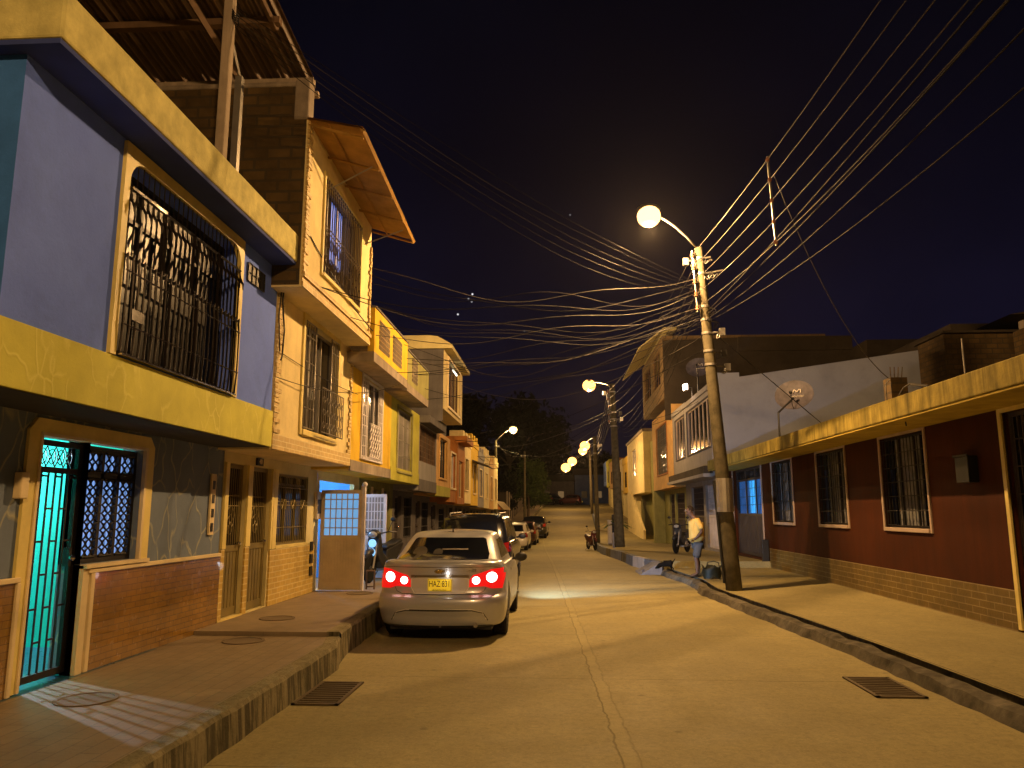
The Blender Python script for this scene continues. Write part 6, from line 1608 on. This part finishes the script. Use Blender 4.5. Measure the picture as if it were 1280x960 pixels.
# shrubs on the right far pavement
pl = thing('shrub', 'broad leaved plant growing behind the second right pole', 'plant', (2.95,40,g(40)+.33))
mb = MB(); rd = random.Random(9)
for k in range(26):
    a = rd.uniform(0,6.28); el = rd.uniform(.3,1.3); L = rd.uniform(.7,1.3); b0 = Vector((2.95,40,g(40)+.33+1.0))
    d = Vector((math.cos(a)*math.cos(el), math.sin(a)*math.cos(el), math.sin(el)))
    s = d.cross(Vector((0,0,1))).normalized()*.09
    pts = [b0+d*L*t-Vector((0,0,.5*L*t*t)) for t in (0,.33,.66,1)]; ws = [.3,1,.8,.05]
    for i in range(3): mb.quad(tuple(pts[i]-s*ws[i]), tuple(pts[i]+s*ws[i]), tuple(pts[i+1]+s*ws[i+1]), tuple(pts[i+1]-s*ws[i+1]))
mk('leaves', mb, m['leaf'], pl)
mb = MB(); mb.tube([(2.95,40,g(40)+.3),(2.97,40,g(40)+1.4)], [.08,.05], 8); mk('stem', mb, m['bark'], pl)
mb = MB(); z = g(33)+.33; mb.lathe([(.06,0),(.06,.62),(.05,.66),(.001,.67)], (2.35+.1,34.6,z), 12)
solo('bollard', mb, m['kerb_white'], 'short pale bollard at the foot of the second right pole', 'bollard', loc=(2.45,34.6,z))
mb = MB(); z = g(38)+.33; mb.box(2.62,2.9,41,41.5,z,z+1.2); mb.box(2.60,2.92,40.98,41.52,z+1.2,z+1.25)
solo('utility_cabinet', mb, m['kerb_white'], 'pale upright cabinet beside the plant on the far right pavement', 'cabinet', loc=(3,38.3,z), bevel=.02)
mb = MB(); mb.box(2.78,3.02,40,40.5,g(40)+.33,g(40)+1.9)
solo('utility_cabinet', mb, m['plastic'], 'tall dark cabinet just left of the second pole', 'cabinet', loc=(3.2,35.5,g(35)+.33), bevel=.02)

# houses across the top of the street
labs = ['dark house closing the view on the left of the street top', 'dim house with tiny lit windows closing the view in the middle', 'bluish lit house closing the view right of the middle', 'dark house closing the view on the right']
for k, (xa, xb, hh, mt) in enumerate([(-14,-3.2,3.2,m['dark_render']),(-3.1,2.6,3.6,m['grey_wall']),(2.7,8,4.6,M('blue light tinted plaster', (.08,.13,.3), .8)),(8.1,20,5,m['dark_render'])]):  # bluish wall colour stands in for blue light on the house
    h = thing('far_house', labs[k], 'house', ((xa+xb)/2,124,2.8))
    mb = MB(); mb.box(xa,xb,120,128,2.5,2.8+hh); mk('wall', mb, mt, h)
    mb = MB(); mb.prism([(119.6,2.8+hh),(124,2.8+hh+1.2),(128.4,2.8+hh)], 'x', xa-.2, xb+.2); mk('roof', mb, m['dark_render'], h)
    n = int((xb-xa)/2.2)
    for i in range(n):
        x = xa+1+2.2*i; mb = MB(); mb.box(x,x+.9,119.95,120,3.9,4.9); mk('window', mb, emis('far window %d%d' % (k, i), (1,.6,.25) if i % 2 else (.3,.45,1), .12*(i % 3)), h)

# ================================================================== sky, camera, render
w = bpy.data.worlds.new('World'); sc.world = w; w.use_nodes = True
nt = w.node_tree; bg = nt.nodes['Background']; bg.inputs[0].default_value = (.0015,.0015,.004,1); bg.inputs[1].default_value = 1
HAZE = .00013
vs_ = nt.nodes.new('ShaderNodeVolumeScatter'); vs_.inputs['Density'].default_value = HAZE; vs_.inputs['Anisotropy'].default_value = .7; vs_.inputs['Color'].default_value = (1,.95,.9,1)
nt.links.new(vs_.outputs[0], nt.nodes['World Output'].inputs['Volume'])
s = NT('night sky'); nt = s.t
gm_ = s.new('ShaderNodeNewGeometry'); nv = s.new('ShaderNodeVectorMath', operation='NORMALIZE'); s.link(gm_.outputs['Position'], nv.inputs[0]); D = nv.outputs[0]
sp_ = s.new('ShaderNodeSeparateXYZ'); s.link(D, sp_.inputs[0])
cr = s.new('ShaderNodeValToRGB'); s.link(sp_.outputs[2], cr.inputs[0]); e = cr.color_ramp
e.elements[0].position = 0.0; e.elements[0].color = (.007,.006,.012,1); e.elements[1].position = .75; e.elements[1].color = (.0009,.0010,.0022,1)
x = e.elements.new(.18); x.color = (.0042,.0036,.0115,1); x = e.elements.new(.42); x.color = (.0017,.0015,.0045,1)
nz_ = s.noise(2.2, D, 5, .6)
c = s.mix(1, cr.outputs[0], s.ramp(nz_, .3, .7, (.6,.6,.6,1), (1.6,1.5,1.45,1)), 'MULTIPLY')
def skydir(az, el): return Vector((math.sin(R(az))*math.cos(R(el)), math.cos(R(az))*math.cos(R(el)), math.sin(R(el)))).normalized()
for (az, el, st) in ((-6.4, 16.3, .9), (-6.7, 15.95, .3), (-7.5, 14.8, .7), (-6.45,15.75,.25), (-2.4, 13.6, .1), (1.2, 22, .15)):
    dp = s.new('ShaderNodeVectorMath', operation='DOT_PRODUCT'); s.link(D, dp.inputs[0]); dp.inputs[1].default_value = skydir(az, el)
    mr = s.new('ShaderNodeMapRange'); mr.inputs[1].default_value = 1-1.2e-6; mr.inputs[2].default_value = 1-3e-7; mr.inputs[3].default_value = 0; mr.inputs[4].default_value = st; s.link(dp.outputs['Value'], mr.inputs[0])
    c = s.mix(1, c, mr.outputs[0], 'ADD')
em = s.new('ShaderNodeEmission'); s.link(c, em.inputs[0]); em.inputs[1].default_value = 1/math.exp(-HAZE*500); s.link(em.outputs[0], s.out.inputs['Surface'])
mb = MB(); mb.sphere((0,0,0), 500, 48, 24); struct('sky', mb, s.mat)

cd = bpy.data.cameras.new('Camera'); cam = bpy.data.objects.new('Camera', cd); COL.objects.link(cam); sc.camera = cam
cd.sensor_width = 36; cd.lens = 36*960/1280; cd.clip_end = 2000; cd.clip_start = .05
cam.location = (0, 0, 1.75); cam.rotation_euler = (R(90+9.46), 0, R(3.35))
sc.view_settings.view_transform = 'Standard'; sc.view_settings.look = 'None'; sc.view_settings.exposure = 0
sc.render.engine = 'CYCLES'; sc.cycles.use_denoising = True
try: sc.cycles.denoiser = 'OPENIMAGEDENOISE'
except Exception: pass
sc.cycles.sample_clamp_indirect = 3
sc.cycles.max_bounces = 6
